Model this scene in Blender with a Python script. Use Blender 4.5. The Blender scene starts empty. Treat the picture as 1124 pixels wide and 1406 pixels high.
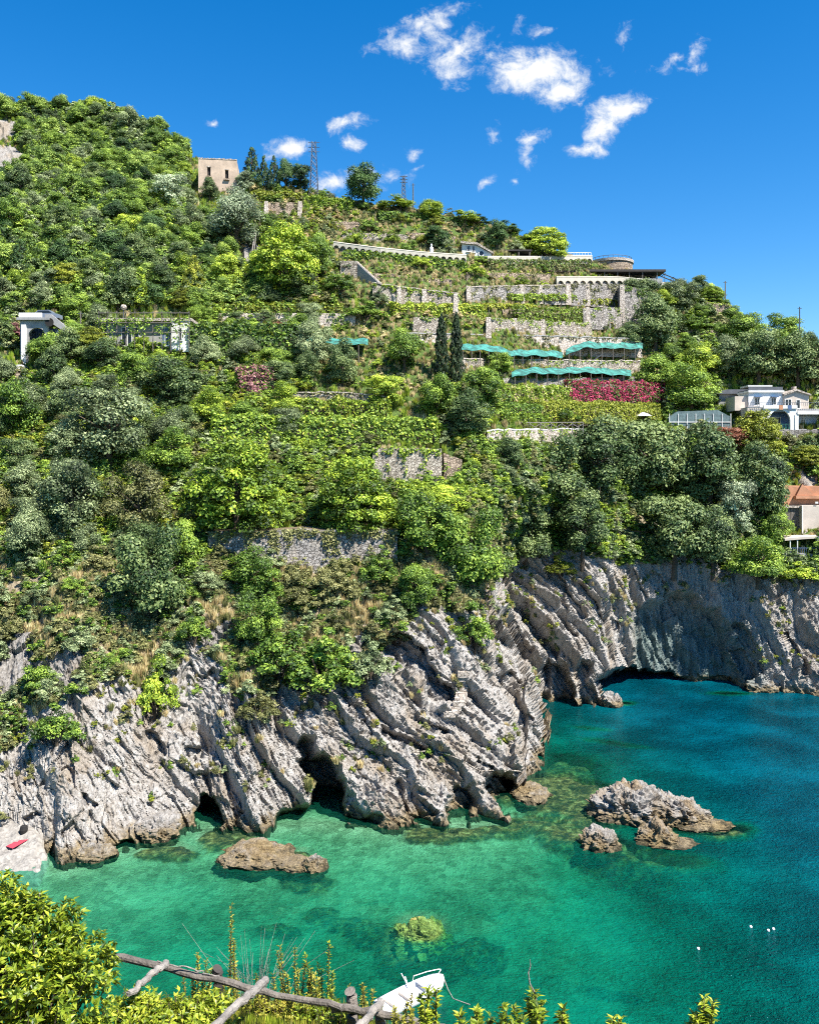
import bpy, math, random
import numpy as np
from mathutils import Vector, Matrix
from mathutils.bvhtree import BVHTree

# ------------------------------------------------------------------ camera, sky, sun, exposure
F, H, HOR, CX = 1216.0, 33.0, 640.0, 562.0        # focal length (photo pixels), eye height, horizon row, centre column
scene = bpy.context.scene
col = scene.collection
cam_d = bpy.data.cameras.new('camera'); cam = bpy.data.objects.new('camera', cam_d); col.objects.link(cam)
cam.location = (0, 0, H); cam.rotation_euler = (math.radians(90), 0, 0)
cam_d.sensor_fit = 'VERTICAL'; cam_d.sensor_height = 36.0; cam_d.lens = 36.0 * F / 1406.0
cam_d.shift_y = -(703 - HOR) / 1406.0
cam_d.clip_start = 0.1; cam_d.clip_end = 20000
scene.camera = cam

SUN_EL, SUN_AZ = math.radians(56), math.radians(51)      # elevation; azimuth to the right of straight behind the camera
SUN = Vector((math.sin(SUN_AZ) * math.cos(SUN_EL), -math.cos(SUN_AZ) * math.cos(SUN_EL), math.sin(SUN_EL)))
sd = bpy.data.lights.new('sun', 'SUN'); sd.energy = 5.0; sd.angle = math.radians(0.5); sd.color = (1.0, 0.95, 0.87)
so = bpy.data.objects.new('sun', sd); col.objects.link(so); so.rotation_euler = SUN.to_track_quat('Z', 'Y').to_euler()
so.location = (60, -80, 150)

vs = scene.view_settings
scene.display_settings.display_device = 'sRGB'
vs.view_transform = 'Standard'; vs.look = 'None'; vs.gamma = 1.0; vs.use_curve_mapping = False
vs.exposure = 1.3
scene.cycles.use_denoising = False; scene.cycles.filter_width = 1.1
scene.cycles.max_bounces = 6; scene.cycles.diffuse_bounces = 2; scene.cycles.glossy_bounces = 2
scene.cycles.transparent_max_bounces = 8; scene.cycles.transmission_bounces = 2
scene.cycles.sample_clamp_indirect = 6; scene.cycles.caustics_reflective = False; scene.cycles.caustics_refractive = False

CLOUDS = [  # column, row, half-width, half-height (photo pixels), tilt in degrees, weight
    (592, 36, 54, 28, -25, 1.1), (560, 60, 50, 24, 0, 1.0), (630, 74, 48, 28, -20, 1.1), (622, 102, 30, 22, 10, .9), (652, 56, 30, 20, -30, .7), (600, 66, 50, 26, 0, .8),
    (735, 98, 82, 36, 4, 1.75), (768, 122, 44, 28, 0, 1.6), (700, 105, 46, 20, 8, 1.3), (740, 46, 15, 10, -30, .8),
    (845, 150, 46, 24, -18, 1.55), (826, 180, 34, 22, -50, 1.45), (806, 207, 34, 14, -8, 1.35), (868, 142, 22, 15, 0, 1.2),
    (478, 170, 36, 14, -14, 1.25), (483, 199, 22, 12, 0, 1.15), (396, 204, 36, 17, 0, 1.3), (372, 212, 18, 9, 0, .8), (455, 250, 34, 15, 0, 1.25),
    (505, 242, 55, 14, 0, .8), (532, 240, 16, 13, 0, .95), (570, 212, 14, 10, -35, .95), (572, 232, 15, 5, -25, .6),
    (727, 188, 26, 14, 0, 1.1), (722, 213, 14, 20, 15, .9), (680, 185, 10, 16, 30, .75), (668, 250, 14, 9, -30, 1.0), (703, 250, 6, 5, 0, .7),
    (860, 52, 14, 18, 20, .7), (920, 82, 34, 9, -20, .75), (950, 78, 26, 12, -60, .85), (945, 95, 20, 8, -10, .65), (712, 40, 10, 20, 10, .5), (290, 166, 13, 6, 0, .8)]
world = bpy.data.worlds.new('World'); scene.world = world; world.use_nodes = True
nt = world.node_tree; nt.nodes.clear()
def wn(t, **k):
    n = nt.nodes.new(t)
    for a, v in k.items(): setattr(n, a, v)
    return n
sky = wn('ShaderNodeTexSky', sky_type='NISHITA', sun_disc=False)
sky.sun_elevation = SUN_EL; sky.sun_rotation = math.atan2(SUN.x, SUN.y)
sky.altitude = 0; sky.air_density = 1.0; sky.dust_density = 0.15; sky.ozone_density = 4.0
hsv = wn('ShaderNodeHueSaturation'); hsv.inputs['Saturation'].default_value = 1.40; hsv.inputs['Hue'].default_value = 0.502
nt.links.new(sky.outputs[0], hsv.inputs['Color'])
bg1 = wn('ShaderNodeBackground'); bg1.inputs['Strength'].default_value = 0.08
nt.links.new(hsv.outputs[0], bg1.inputs['Color'])
tc = wn('ShaderNodeTexCoord'); sep = wn('ShaderNodeSeparateXYZ'); nt.links.new(tc.outputs['Generated'], sep.inputs[0])
def wm(op, a, b=None, c=None):
    n = wn('ShaderNodeMath', operation=op)
    for i, v in enumerate((a, b, c)):
        if v is None: continue
        if isinstance(v, (int, float)): n.inputs[i].default_value = v
        else: nt.links.new(v, n.inputs[i])
    return n.outputs[0]
ysafe = wm('MAXIMUM', sep.outputs['Y'], 0.02)
comb = wn('ShaderNodeCombineXYZ')
nt.links.new(wm('DIVIDE', sep.outputs['X'], ysafe), comb.inputs[0]); nt.links.new(wm('DIVIDE', sep.outputs['Z'], ysafe), comb.inputs[1])
warp = wn('ShaderNodeTexNoise'); warp.inputs['Scale'].default_value = 26; warp.inputs['Detail'].default_value = 5
nt.links.new(comb.outputs[0], warp.inputs['Vector'])
wadd = wn('ShaderNodeVectorMath', operation='MULTIPLY_ADD'); wadd.inputs[1].default_value = (0.03, 0.022, 0); 
nt.links.new(warp.outputs['Color'], wadd.inputs[0]); nt.links.new(comb.outputs[0], wadd.inputs[2])
best = None
for (cx, cy, a, b, ang, wgt) in CLOUDS:
    m = wn('ShaderNodeMapping', vector_type='TEXTURE')
    m.inputs['Location'].default_value = ((cx - CX) / F + .015, (HOR - cy) / F + .011, 0)
    m.inputs['Rotation'].default_value = (0, 0, math.radians(-ang)); m.inputs['Scale'].default_value = (1.14 * a / F, 1.14 * b / F, 1)
    nt.links.new(wadd.outputs[0], m.inputs['Vector'])
    ln = wn('ShaderNodeVectorMath', operation='LENGTH'); nt.links.new(m.outputs[0], ln.inputs[0])
    v = wm('MULTIPLY', wm('SUBTRACT', 1.0, ln.outputs['Value']), wgt)
    best = v if best is None else wm('MAXIMUM', best, v)
n2 = wn('ShaderNodeTexNoise'); n2.inputs['Scale'].default_value = 42; n2.inputs['Detail'].default_value = 9; n2.inputs['Roughness'].default_value = .68
nt.links.new(wadd.outputs[0], n2.inputs['Vector'])
dens = wm('ADD', best, wm('MULTIPLY', wm('SUBTRACT', n2.outputs['Fac'], 0.52), 3.2))
mr = wn('ShaderNodeMapRange', interpolation_type='SMOOTHSTEP'); mr.inputs['From Min'].default_value = 0.02; mr.inputs['From Max'].default_value = 1.25
nt.links.new(dens, mr.inputs['Value'])
gate = wm('MULTIPLY', wm('MULTIPLY', mr.outputs[0], 0.97), wm('GREATER_THAN', sep.outputs['Y'], 0.2))
gate = wm('MULTIPLY', gate, wm('GREATER_THAN', best, -0.6))
bg2 = wn('ShaderNodeBackground'); bg2.inputs['Color'].default_value = (0.93, 0.96, 1.0, 1); bg2.inputs['Strength'].default_value = 0.44
cr = wn('ShaderNodeValToRGB'); cr.color_ramp.elements[0].position = .15; cr.color_ramp.elements[0].color = (.66, .76, .90, 1); cr.color_ramp.elements[1].position = .8; cr.color_ramp.elements[1].color = (1, 1, 1, 1)
nt.links.new(wm('MULTIPLY', dens, .6), cr.inputs[0]); nt.links.new(cr.outputs[0], bg2.inputs['Color'])
mix = wn('ShaderNodeMixShader'); nt.links.new(gate, mix.inputs[0]); nt.links.new(bg1.outputs[0], mix.inputs[1]); nt.links.new(bg2.outputs[0], mix.inputs[2])
wo = wn('ShaderNodeOutputWorld'); nt.links.new(mix.outputs[0], wo.inputs[0])

# ------------------------------------------------------------------ helpers
RNG = np.random.default_rng(7)
random.seed(7)
def P(px, py, d): return Vector(((px - CX) / F * d, d, H - (py - HOR) / F * d))
_perm = np.random.default_rng(11).permutation(512).astype(np.int64)
_perm = np.concatenate([_perm, _perm, _perm])
_grad = np.random.default_rng(12).normal(size=(512, 3)); _grad /= np.linalg.norm(_grad, axis=1)[:, None]
def perlin(x, y, z):
    xi, yi, zi = np.floor(x).astype(np.int64), np.floor(y).astype(np.int64), np.floor(z).astype(np.int64)
    xf, yf, zf = x - xi, y - yi, z - zi
    u, v, w = (t * t * t * (t * (t * 6 - 15) + 10) for t in (xf, yf, zf))
    def g(i, j, k):
        h = _perm[_perm[_perm[(xi + i) & 511] + ((yi + j) & 511)] + ((zi + k) & 511)]
        gg = _grad[h]
        return gg[..., 0] * (xf - i) + gg[..., 1] * (yf - j) + gg[..., 2] * (zf - k)
    L = lambda a, b, t: a + (b - a) * t
    return 1.5 * L(L(L(g(0,0,0), g(1,0,0), u), L(g(0,1,0), g(1,1,0), u), v), L(L(g(0,0,1), g(1,0,1), u), L(g(0,1,1), g(1,1,1), u), v), w)
def fbm(x, y, z, o=4, gain=.5):
    s = 0; a = 1.0
    for i in range(o):
        s = s + a * perlin(x * 2 ** i + 17 * i, y * 2 ** i + 5 * i, z * 2 ** i - 9 * i); a *= gain
    return s
def ridged(x, y, z, o=3, gain=.5):
    s = 0; a = 1.0
    for i in range(o):
        s = s + a * (1 - 2 * np.abs(perlin(x * 2 ** i + 13 * i, y * 2 ** i - 7 * i, z * 2 ** i + 3 * i))); a *= gain
    return s
def facets(x, y, z, seed=0, tilt=.9):
    """angular fracture faces: each random cell is a tilted plane"""
    xi, yi, zi = np.floor(x).astype(np.int64), np.floor(y).astype(np.int64), np.floor(z).astype(np.int64)
    bd = np.full(x.shape, 1e9); val = np.zeros(x.shape)
    for i in (-1, 0, 1):
        for j in (-1, 0, 1):
            for k in (-1, 0, 1):
                h = _perm[_perm[_perm[(xi + i + seed) & 511] + ((yi + j) & 511)] + ((zi + k) & 511)]; r = _rand[h]
                ax, ay, az = x - xi - i - r[..., 0], y - yi - j - r[..., 1], z - zi - k - r[..., 2]
                d2 = ax * ax + ay * ay + az * az; m = d2 < bd
                bd = np.where(m, d2, bd); g = _grad[h]
                val = np.where(m, (r[..., 3] - .5) + tilt * (g[..., 0] * ax + g[..., 1] * ay + g[..., 2] * az), val)
    return val
_rand = np.random.default_rng(13).uniform(0, 1, (512, 4))
def smooth(a, b, x):
    t = np.clip((x - a) / (b - a), 0, 1); return t * t * (3 - 2 * t)

def mesh_np(name, verts, faces, mat=None, smooth_shade=False):
    """faces: (n,k) int array of one polygon size"""
    me = bpy.data.meshes.new(name)
    verts = np.ascontiguousarray(verts, dtype=np.float32); faces = np.ascontiguousarray(faces, dtype=np.int32)
    n, k = faces.shape
    me.vertices.add(len(verts)); me.vertices.foreach_set('co', verts.ravel())
    me.loops.add(n * k); me.loops.foreach_set('vertex_index', faces.ravel())
    me.polygons.add(n); me.polygons.foreach_set('loop_start', np.arange(n, dtype=np.int32) * k)
    if smooth_shade: me.polygons.foreach_set('use_smooth', np.ones(n, dtype=bool))
    else: me.polygons.foreach_set('use_smooth', np.zeros(n, dtype=bool))
    me.update(calc_edges=True)
    if mat: me.materials.append(mat)
    return me
def add_attr(me, name, vals, domain='POINT'):
    a = me.attributes.new(name, 'FLOAT', domain); a.data.foreach_set('value', np.ascontiguousarray(vals, dtype=np.float32).ravel())
def link(name, me, parent=None):
    o = bpy.data.objects.new(name, me); col.objects.link(o)
    if parent is not None: o.parent = parent
    return o
def tag(o, label=None, cat=None, group=None, kind=None):
    if label: o['label'] = label
    if cat: o['category'] = cat
    if group: o['group'] = group
    if kind: o['kind'] = kind
    return o
def empty(name, loc=(0, 0, 0), rz=0.0):
    o = bpy.data.objects.new(name, None); col.objects.link(o); o.location = loc; o.rotation_euler = (0, 0, rz); o.empty_display_size = .3
    return o
def copy_tree(o, parent=None):
    c = o.copy(); col.objects.link(c); c.parent = parent
    for ch in o.children: copy_tree(ch, c)
    return c

class MB:
    def __init__(s): s.v = []; s.f = []
    def box(s, x0, x1, y0, y1, z0, z1):
        n = len(s.v); s.v += [(x, y, z) for z in (z0, z1) for y in (y0, y1) for x in (x0, x1)]
        s.f += [tuple(n + i for i in q) for q in ((0, 2, 3, 1), (4, 5, 7, 6), (0, 1, 5, 4), (2, 6, 7, 3), (0, 4, 6, 2), (1, 3, 7, 5))]; return s
    def prism(s, prof, y0, y1):            # profile in x,z extruded along y
        n = len(s.v); k = len(prof)
        s.v += [(x, y0, z) for x, z in prof] + [(x, y1, z) for x, z in prof]
        s.f += [tuple(n + i for i in range(k)), tuple(n + k + i for i in reversed(range(k)))]
        s.f += [(n + i, n + k + i, n + k + (i + 1) % k, n + (i + 1) % k) for i in range(k)]; return s
    def slab(s, prof, z0, z1):             # outline in x,y extruded along z
        n = len(s.v); k = len(prof)
        s.v += [(x, y, z0) for x, y in prof] + [(x, y, z1) for x, y in prof]
        s.f += [tuple(n + i for i in reversed(range(k))), tuple(n + k + i for i in range(k))]
        s.f += [(n + i, n + (i + 1) % k, n + k + (i + 1) % k, n + k + i) for i in range(k)]; return s
    def tube(s, pts, rad, sides=6, caps=True, wob=0.0):
        pts = [Vector(p) for p in pts]; n0 = len(s.v)
        if not hasattr(rad, '__len__'): rad = [rad] * len(pts)
        for i, p in enumerate(pts):
            t = (pts[min(i + 1, len(pts) - 1)] - pts[max(i - 1, 0)]).normalized()
            a = t.orthogonal().normalized() if abs(t.z) > .95 or i < 0 else Vector((0, 0, 1)).cross(t).normalized()
            b = t.cross(a)
            for j in range(sides):
                th = 2 * math.pi * j / sides; r = rad[i] * (1 + random.uniform(-wob, wob))
                s.v.append(tuple(p + (a * math.cos(th) + b * math.sin(th)) * r))
        for i in range(len(pts) - 1):
            for j in range(sides):
                q = n0 + i * sides; s.f.append((q + j, q + (j + 1) % sides, q + sides + (j + 1) % sides, q + sides + j))
        if caps:
            s.f.append(tuple(n0 + j for j in reversed(range(sides)))); s.f.append(tuple(n0 + (len(pts) - 1) * sides + j for j in range(sides)))
        return s
    def lathe(s, prof, c=(0, 0, 0), sides=20, caps=True):    # profile r,z
        n0 = len(s.v); k = len(prof)
        for r, z in prof:
            s.v += [(c[0] + r * math.cos(2 * math.pi * j / sides), c[1] + r * math.sin(2 * math.pi * j / sides), c[2] + z) for j in range(sides)]
        for i in range(k - 1):
            for j in range(sides):
                q = n0 + i * sides; s.f.append((q + j, q + (j + 1) % sides, q + sides + (j + 1) % sides, q + sides + j))
        if caps:
            s.f.append(tuple(n0 + j for j in reversed(range(sides)))); s.f.append(tuple(n0 + (k - 1) * sides + j for j in range(sides)))
        return s
    def build(s, name, mat, parent=None, smooth_shade=False):
        me = bpy.data.meshes.new(name); me.from_pydata(s.v, [], s.f); me.update()
        if smooth_shade: me.polygons.foreach_set('use_smooth', np.ones(len(me.polygons), dtype=bool))
        me.materials.append(mat)
        return link(name, me, parent)

# ------------------------------------------------------------------ materials
def new_mat(name):
    m = bpy.data.materials.new(name); m.use_nodes = True; t = m.node_tree; t.nodes.clear()
    out = t.nodes.new('ShaderNodeOutputMaterial')
    return m, t, out
class NT:
    def __init__(s, t): s.t = t
    def n(s, typ, ins=None, **k):
        n = s.t.nodes.new(typ)
        for a, v in k.items(): setattr(n, a, v)
        for a, v in (ins or {}).items(): s.set(n.inputs[a], v)
        return n
    def set(s, sock, v):
        if isinstance(v, bpy.types.NodeSocket): s.t.links.new(v, sock)
        else: sock.default_value = v
    def m(s, op, a, b=0.0, clamp=False):
        n = s.n('ShaderNodeMath', operation=op, use_clamp=clamp); s.set(n.inputs[0], a); s.set(n.inputs[1], b); return n.outputs[0]
    def ramp(s, fac, stops, interp='LINEAR'):
        n = s.n('ShaderNodeValToRGB'); n.color_ramp.interpolation = interp
        e = n.color_ramp.elements
        while len(e) < len(stops): e.new(.5)
        for x, (p, c) in zip(e, stops): x.position = p; x.color = (*c, 1)
        s.set(n.inputs[0], fac); return n.outputs[0]
    def mix(s, fac, a, b, blend='MIX'):
        n = s.n('ShaderNodeMix', data_type='RGBA', blend_type=blend); s.set(n.inputs[0], fac)
        for i, v in ((6, a), (7, b)):
            s.set(n.inputs[i], v if isinstance(v, bpy.types.NodeSocket) else (*v, 1))
        return n.outputs[2]
    def noise(s, vec, scale, detail=4, rough=.55, dist=0):
        n = s.n('ShaderNodeTexNoise', {'Scale': scale, 'Detail': detail, 'Roughness': rough, 'Distortion': dist})
        if vec is not None: s.set(n.inputs['Vector'], vec)
        return n.outputs['Fac']
    def pos(s): return s.n('ShaderNodeNewGeometry').outputs['Position']
    def mapping(s, vec, scale=(1, 1, 1), rot=(0, 0, 0), loc=(0, 0, 0)):
        n = s.n('ShaderNodeMapping', {'Scale': scale, 'Rotation': rot, 'Location': loc}); s.set(n.inputs['Vector'], vec); return n.outputs[0]
    def sstep(s, v, a, b):
        n = s.n('ShaderNodeMapRange', {'From Min': a, 'From Max': b}, interpolation_type='SMOOTHSTEP'); s.set(n.inputs['Value'], v); return n.outputs[0]
    def bump(s, h, strength, dist, normal=None):
        n = s.n('ShaderNodeBump', {'Strength': strength, 'Distance': dist}); s.set(n.inputs['Height'], h)
        if normal is not None: s.set(n.inputs['Normal'], normal)
        return n.outputs[0]

MATS = {}
def plain(name, c, rough=.7, var=.15, scale=2.0, bump=0.0, metal=0.0, obj=True):
    """painted / plain surfaces with blotchy weathering"""
    if name in MATS: return MATS[name]
    m, t, out = new_mat(name); q = NT(t)
    v = q.n('ShaderNodeTexCoord').outputs['Object']
    a = q.noise(v, scale, 5, .65)
    cc = q.mix(q.sstep(a, .3, .75), tuple(x * (1 - var) for x in c), tuple(min(1, x * (1 + var * .6)) for x in c))
    b = q.n('ShaderNodeBsdfPrincipled', {'Base Color': cc, 'Roughness': rough, 'Metallic': metal})
    if bump: q.set(b.inputs['Normal'], q.bump(q.noise(v, scale * 8, 4), bump, .05))
    t.links.new(b.outputs[0], out.inputs[0]); MATS[name] = m; return m
def stone_mat(name, c1, c2, joint, cell=1.6, stain=(.3, .24, .16)):
    if name in MATS: return MATS[name]
    m, t, out = new_mat(name); q = NT(t)
    p = q.pos(); ps = q.mapping(p, (cell * 1.5, cell * .8, cell * 2.0))
    wv = q.n('ShaderNodeVectorMath', {0: ps}, operation='ADD'); nz = q.n('ShaderNodeTexNoise', {'Vector': ps, 'Scale': 1.5, 'Detail': 2}); 
    q.set(wv.inputs[1], nz.outputs['Color'])
    vo = q.n('ShaderNodeTexVoronoi', {'Vector': wv.outputs[0], 'Scale': 1.0, 'Randomness': .95}, feature='F1')
    ve = q.n('ShaderNodeTexVoronoi', {'Vector': wv.outputs[0], 'Scale': 1.0, 'Randomness': .95}, feature='DISTANCE_TO_EDGE')
    tone = q.n('ShaderNodeSeparateColor'); q.set(tone.inputs[0], vo.outputs['Color'])
    base = q.mix(tone.outputs[0], c1, c2)
    base = q.mix(q.m('MULTIPLY', q.sstep(q.noise(q.mapping(p, (.5, .5, .12)), 1.0, 5, .6), .5, .75), .55), base, stain)
    e = q.sstep(ve.outputs['Distance'], .02, .12)
    cc = q.mix(e, joint, base)
    hgt = q.m('ADD', q.m('MULTIPLY', e, .6), q.m('MULTIPLY', q.noise(p, 6, 4), .5))
    b = q.n('ShaderNodeBsdfPrincipled', {'Base Color': cc, 'Roughness': .92, 'Normal': q.bump(hgt, .8, .15)})
    t.links.new(b.outputs[0], out.inputs[0]); MATS[name] = m; return m
def leaf_mat(name, dark, mid, bright, transl=.2, rand=.35, rough=.55):
    if name in MATS: return MATS[name]
    m, t, out = new_mat(name); q = NT(t)
    a = q.n('ShaderNodeAttribute', attribute_name='tint', attribute_type='GEOMETRY').outputs['Fac']
    r = q.n('ShaderNodeObjectInfo').outputs['Random']
    f = q.m('ADD', a, q.m('MULTIPLY', q.m('SUBTRACT', r, .5), rand), True)
    c = q.ramp(f, [(.05, dark), (.5, mid), (.95, bright)])
    d = q.n('ShaderNodeBsdfPrincipled', {'Base Color': c, 'Roughness': rough})
    d.inputs['Specular IOR Level'].default_value = .35
    tl = q.n('ShaderNodeBsdfTranslucent', {'Color': q.mix(.5, c, bright)})
    mx = q.n('ShaderNodeMixShader', {0: transl, 1: d.outputs[0], 2: tl.outputs[0]})
    t.links.new(mx.outputs[0], out.inputs[0]); MATS[name] = m; return m
# ------------------------------------------------------------------ terrain: profiles lofted along the coast
def line(*pts):
    a = np.array(pts, float); return lambda x: np.interp(x, a[:, 0], a[:, 1])
SHORE = line((-300, 1200), (0, 1166), (50, 1168), (72, 1176), (84, 1186), (100, 1186), (150, 1168), (200, 1150), (262, 1134), (285, 1130), (300, 1140), (340, 1144), (380, 1130), (432, 1128),
             (480, 1132), (530, 1137), (600, 1131), (690, 1119), (717, 1107), (722, 1066), (746, 1054), (751, 1012), (756, 978), (790, 974), (832, 972), (840, 952), (880, 943),
             (1000, 944), (1040, 950), (1124, 954), (1450, 975))
# rows and slopes (degrees) of the profile lines above the shore
L3 = (line((-300, 1060), (0, 1050), (60, 1010), (120, 975), (170, 950), (205, 985), (235, 940), (262, 880), (290, 920), (330, 975), (380, 975), (480, 945), (530, 900), (580, 845),
           (640, 850), (690, 795), (720, 765), (780, 760), (850, 782), (940, 772), (1000, 785), (1060, 802), (1124, 800), (1450, 800)),
      line((-300, 44), (200, 46), (300, 50), (420, 46), (600, 44), (700, 46), (745, 50), (756, 60), (830, 66), (860, 76), (1000, 78), (1124, 72), (1450, 70)))
L4 = (line((-300, 770), (0, 770), (285, 762), (545, 772), (600, 735), (690, 700), (760, 690), (850, 700), (1000, 705), (1070, 762), (1124, 762), (1450, 750)),
      line((-300, 44), (300, 43), (600, 45), (700, 50), (760, 52), (1000, 50), (1124, 38), (1450, 38)))
L5 = (line((-300, 600), (0, 600), (300, 610), (500, 664), (605, 665), (640, 640), (690, 612), (800, 605), (900, 600), (1000, 606), (1060, 606), (1124, 606), (1450, 610)),
      line((-300, 42), (300, 42), (520, 44), (620, 46), (800, 40), (1000, 44), (1124, 52), (1450, 50)))
L6 = (line((-300, 505), (0, 512), (300, 505), (600, 505), (880, 505), (1000, 520), (1124, 535), (1450, 570)),
      line((-300, 40), (300, 40), (600, 40), (900, 38), (1000, 40), (1124, 40), (1450, 40)))
L7 = (line((-300, 430), (0, 430), (300, 425), (600, 425), (880, 425), (950, 442), (1000, 464), (1040, 490), (1124, 505), (1450, 550)),
      line((-300, 42), (300, 42), (600, 40), (900, 40), (1124, 38), (1450, 38)))
L8 = (line((-300, 182), (-60, 160), (0, 153), (60, 154), (100, 150), (150, 152), (200, 174), (250, 206), (300, 234), (340, 252), (430, 262), (500, 276), (560, 283), (640, 300), (700, 316), (760, 342),
           (800, 356), (870, 372), (920, 392), (960, 408), (1000, 432), (1040, 466), (1124, 486), (1450, 540)),
      line((-300, 39), (150, 39), (300, 40), (430, 38), (600, 37), (900, 37), (1124, 36), (1450, 36)))
px = np.concatenate([np.arange(-300, -40, 12), np.arange(-40, 1165, 1.5), np.arange(1166, 1451, 12)]).astype(float)
NC = len(px)
ds = F * H / (SHORE(px) - HOR); zs = np.zeros(NC)
prof = [(ds - 5, zs - 9.0), (ds, zs)]
for rowf, slp in (L3, L4, L5, L6, L7, L8):
    tn = np.tan(np.radians(slp(px))); dp, zp = prof[-1]; py = rowf(px)
    d = (H - zp + dp * tn) / np.maximum(tn + (py - HOR) / F, .05); d = np.maximum(d, dp + .5)
    sg = (7, 26, 34, 36, 36, 36)[len(prof) - 2]; kr = np.exp(-.5 * (np.arange(-3 * sg, 3 * sg + 1) / sg) ** 2); kr /= kr.sum()
    d = np.convolve(np.pad(d, 3 * sg, mode='edge'), kr, 'valid'); d = np.maximum(d, dp + .5)      # even out steps along the coast
    prof.append((d, H - (py - HOR) / F * d))
dr, zr = prof[-1]
prof.append((dr + 18, zr - 1.5)); prof.append((dr + 260, zr - 120))
rows = [10, 185, 95, 62, 55, 45, 105, 6, 8]
dg, zg, kk = [], [], []
for k, n in enumerate(rows):
    t = np.linspace(0, 1, n, endpoint=False)[:, None]
    (d0, z0), (d1, z1) = prof[k], prof[k + 1]
    if k == 6:      # the hill above the road is slightly hollow, then rounds off at the crest
        tt = t - .05 * np.sin(2 * np.pi * t)
        dg.append(d0 + (d1 - d0) * tt); zg.append(z0 + (z1 - z0) * t)
    else:
        dg.append(d0 + (d1 - d0) * t); zg.append(z0 + (z1 - z0) * t)
    kk.append(k + np.broadcast_to(t, (n, NC)))
dg.append(prof[-1][0][None]); zg.append(prof[-1][1][None]); kk.append(np.full((1, NC), len(rows), float))
D = np.concatenate(dg); Z = np.concatenate(zg); K = np.concatenate(kk); NR = len(D)
# round the joints between profile segments
for _ in range(4):
    D[1:-1] = .5 * D[1:-1] + .25 * (D[2:] + D[:-2]); Z[1:-1] = .5 * Z[1:-1] + .25 * (Z[2:] + Z[:-2])
PX = np.broadcast_to(px, D.shape).copy(); PY = HOR - (Z - H) / D * F
# the headland steps back diagonally towards the cove: its flank leans left with height
lean_ = 62 * smooth(1.0, 1.95, K) * smooth(3.4, 2.3, K) * np.exp(-((PX - 725) / 75) ** 4)
for r_i in range(NR):
    if lean_[r_i].max() > .5: D[r_i] = np.interp(px + lean_[r_i], px, D[r_i])
Z = np.where(K > 1.0, H - (PY - HOR) / F * D, Z)
# recesses in the cliff foot: capsules (x0,y0,x1,y1,radius,depth) pushed inwards
REC = [(448, 1128, 440, 1060, 26, 7.0), (425, 1030, 448, 1080, 12, 2.5), (620, 1125, 640, 1095, 20, 3.0), (700, 1105, 688, 1082, 22, 5.0), (288, 1128, 286, 1104, 13, 4.5), (395, 1130, 412, 1122, 20, 3.0),
       (512, 885, 560, 905, 16, 2.5), (545, 885, 612, 955, 20, 3.2), (655, 1048, 700, 1085, 9, 1.6), (690, 935, 742, 1035, 17, 3.0), (735, 945, 742, 1000, 13, 2.0), (690, 860, 716, 900, 12, 2.0),
       (772, 972, 762, 925, 22, 5.0), (810, 965, 800, 915, 12, 2.6), (748, 880, 775, 930, 9, 1.5), (205, 1005, 214, 1030, 9, 1.6), (220, 930, 205, 990, 10, 2.0), (262, 1035, 275, 1042, 8, 1.2),
       (530, 1000, 580, 1035, 9, 1.4), (600, 1000, 612, 1008, 8, 1.3), (480, 1120, 520, 1130, 7, 1.0), (500, 1005, 470, 960, 7, 1.0), (560, 1100, 545, 1075, 7, 1.0),
       (858, 954, 905, 954, 36, 16.0), (850, 945, 868, 935, 24, 12.0), (945, 945, 990, 945, 18, 4.0), (925, 935, 930, 880, 66, 3.4), (975, 935, 968, 895, 46, 3.0), (862, 885, 885, 905, 24, 1.6),
       (1022, 948, 1018, 900, 11, 3.0), (1010, 860, 1035, 925, 10, 1.6), (800, 800, 835, 860, 8, 1.5), (765, 790, 800, 850, 7, 1.4), (870, 790, 880, 830, 7, 1.0), (1085, 870, 1100, 930, 9, 1.6),
       (905, 800, 925, 830, 8, 1.2), (145, 1172, 175, 1166, 8, 1.6), (40, 1120, 60, 1112, 5, .8), (120, 1100, 130, 1110, 5, .8), (755, 790, 790, 870, 7, 1.4), (720, 830, 748, 880, 7, 1.2)]
wpx = PX + 13 * perlin(PX / 48, PY / 48, PX * 0 + 6.1) + 7 * perlin(PX / 22, PY / 22, PX * 0 + 3.3) + 3 * perlin(PX / 8, PY / 8, PX * 0 + 1.3); wpy = PY + 11 * perlin(PX / 44, PY / 44, PX * 0 + 2.6) + 7 * perlin(PX / 22, PY / 22, PX * 0 + 9.3) + 3 * perlin(PX / 8, PY / 8, PX * 0 + 7.3)
dd = np.zeros_like(D)
for x0, y0, x1, y1, r, dep in REC:
    vx, vy = x1 - x0, y1 - y0; t = np.clip(((wpx - x0) * vx + (wpy - y0) * vy) / (vx * vx + vy * vy), 0, 1)
    dist = np.hypot(wpx - x0 - t * vx, wpy - y0 - t * vy)
    dd = np.maximum(dd, dep * smooth(r * 1.1, r * (.75 if dep > 3 else .5), dist))
dd *= smooth(.2, .9, K) * (K < 2.35)
above = (Z > -1.5)
D2 = D + dd
Zr = np.where(above, H - (PY - HOR) / F * D2, Z)
X = (PX - CX) / F * D2; Y = D2.copy(); Z = Zr
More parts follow.
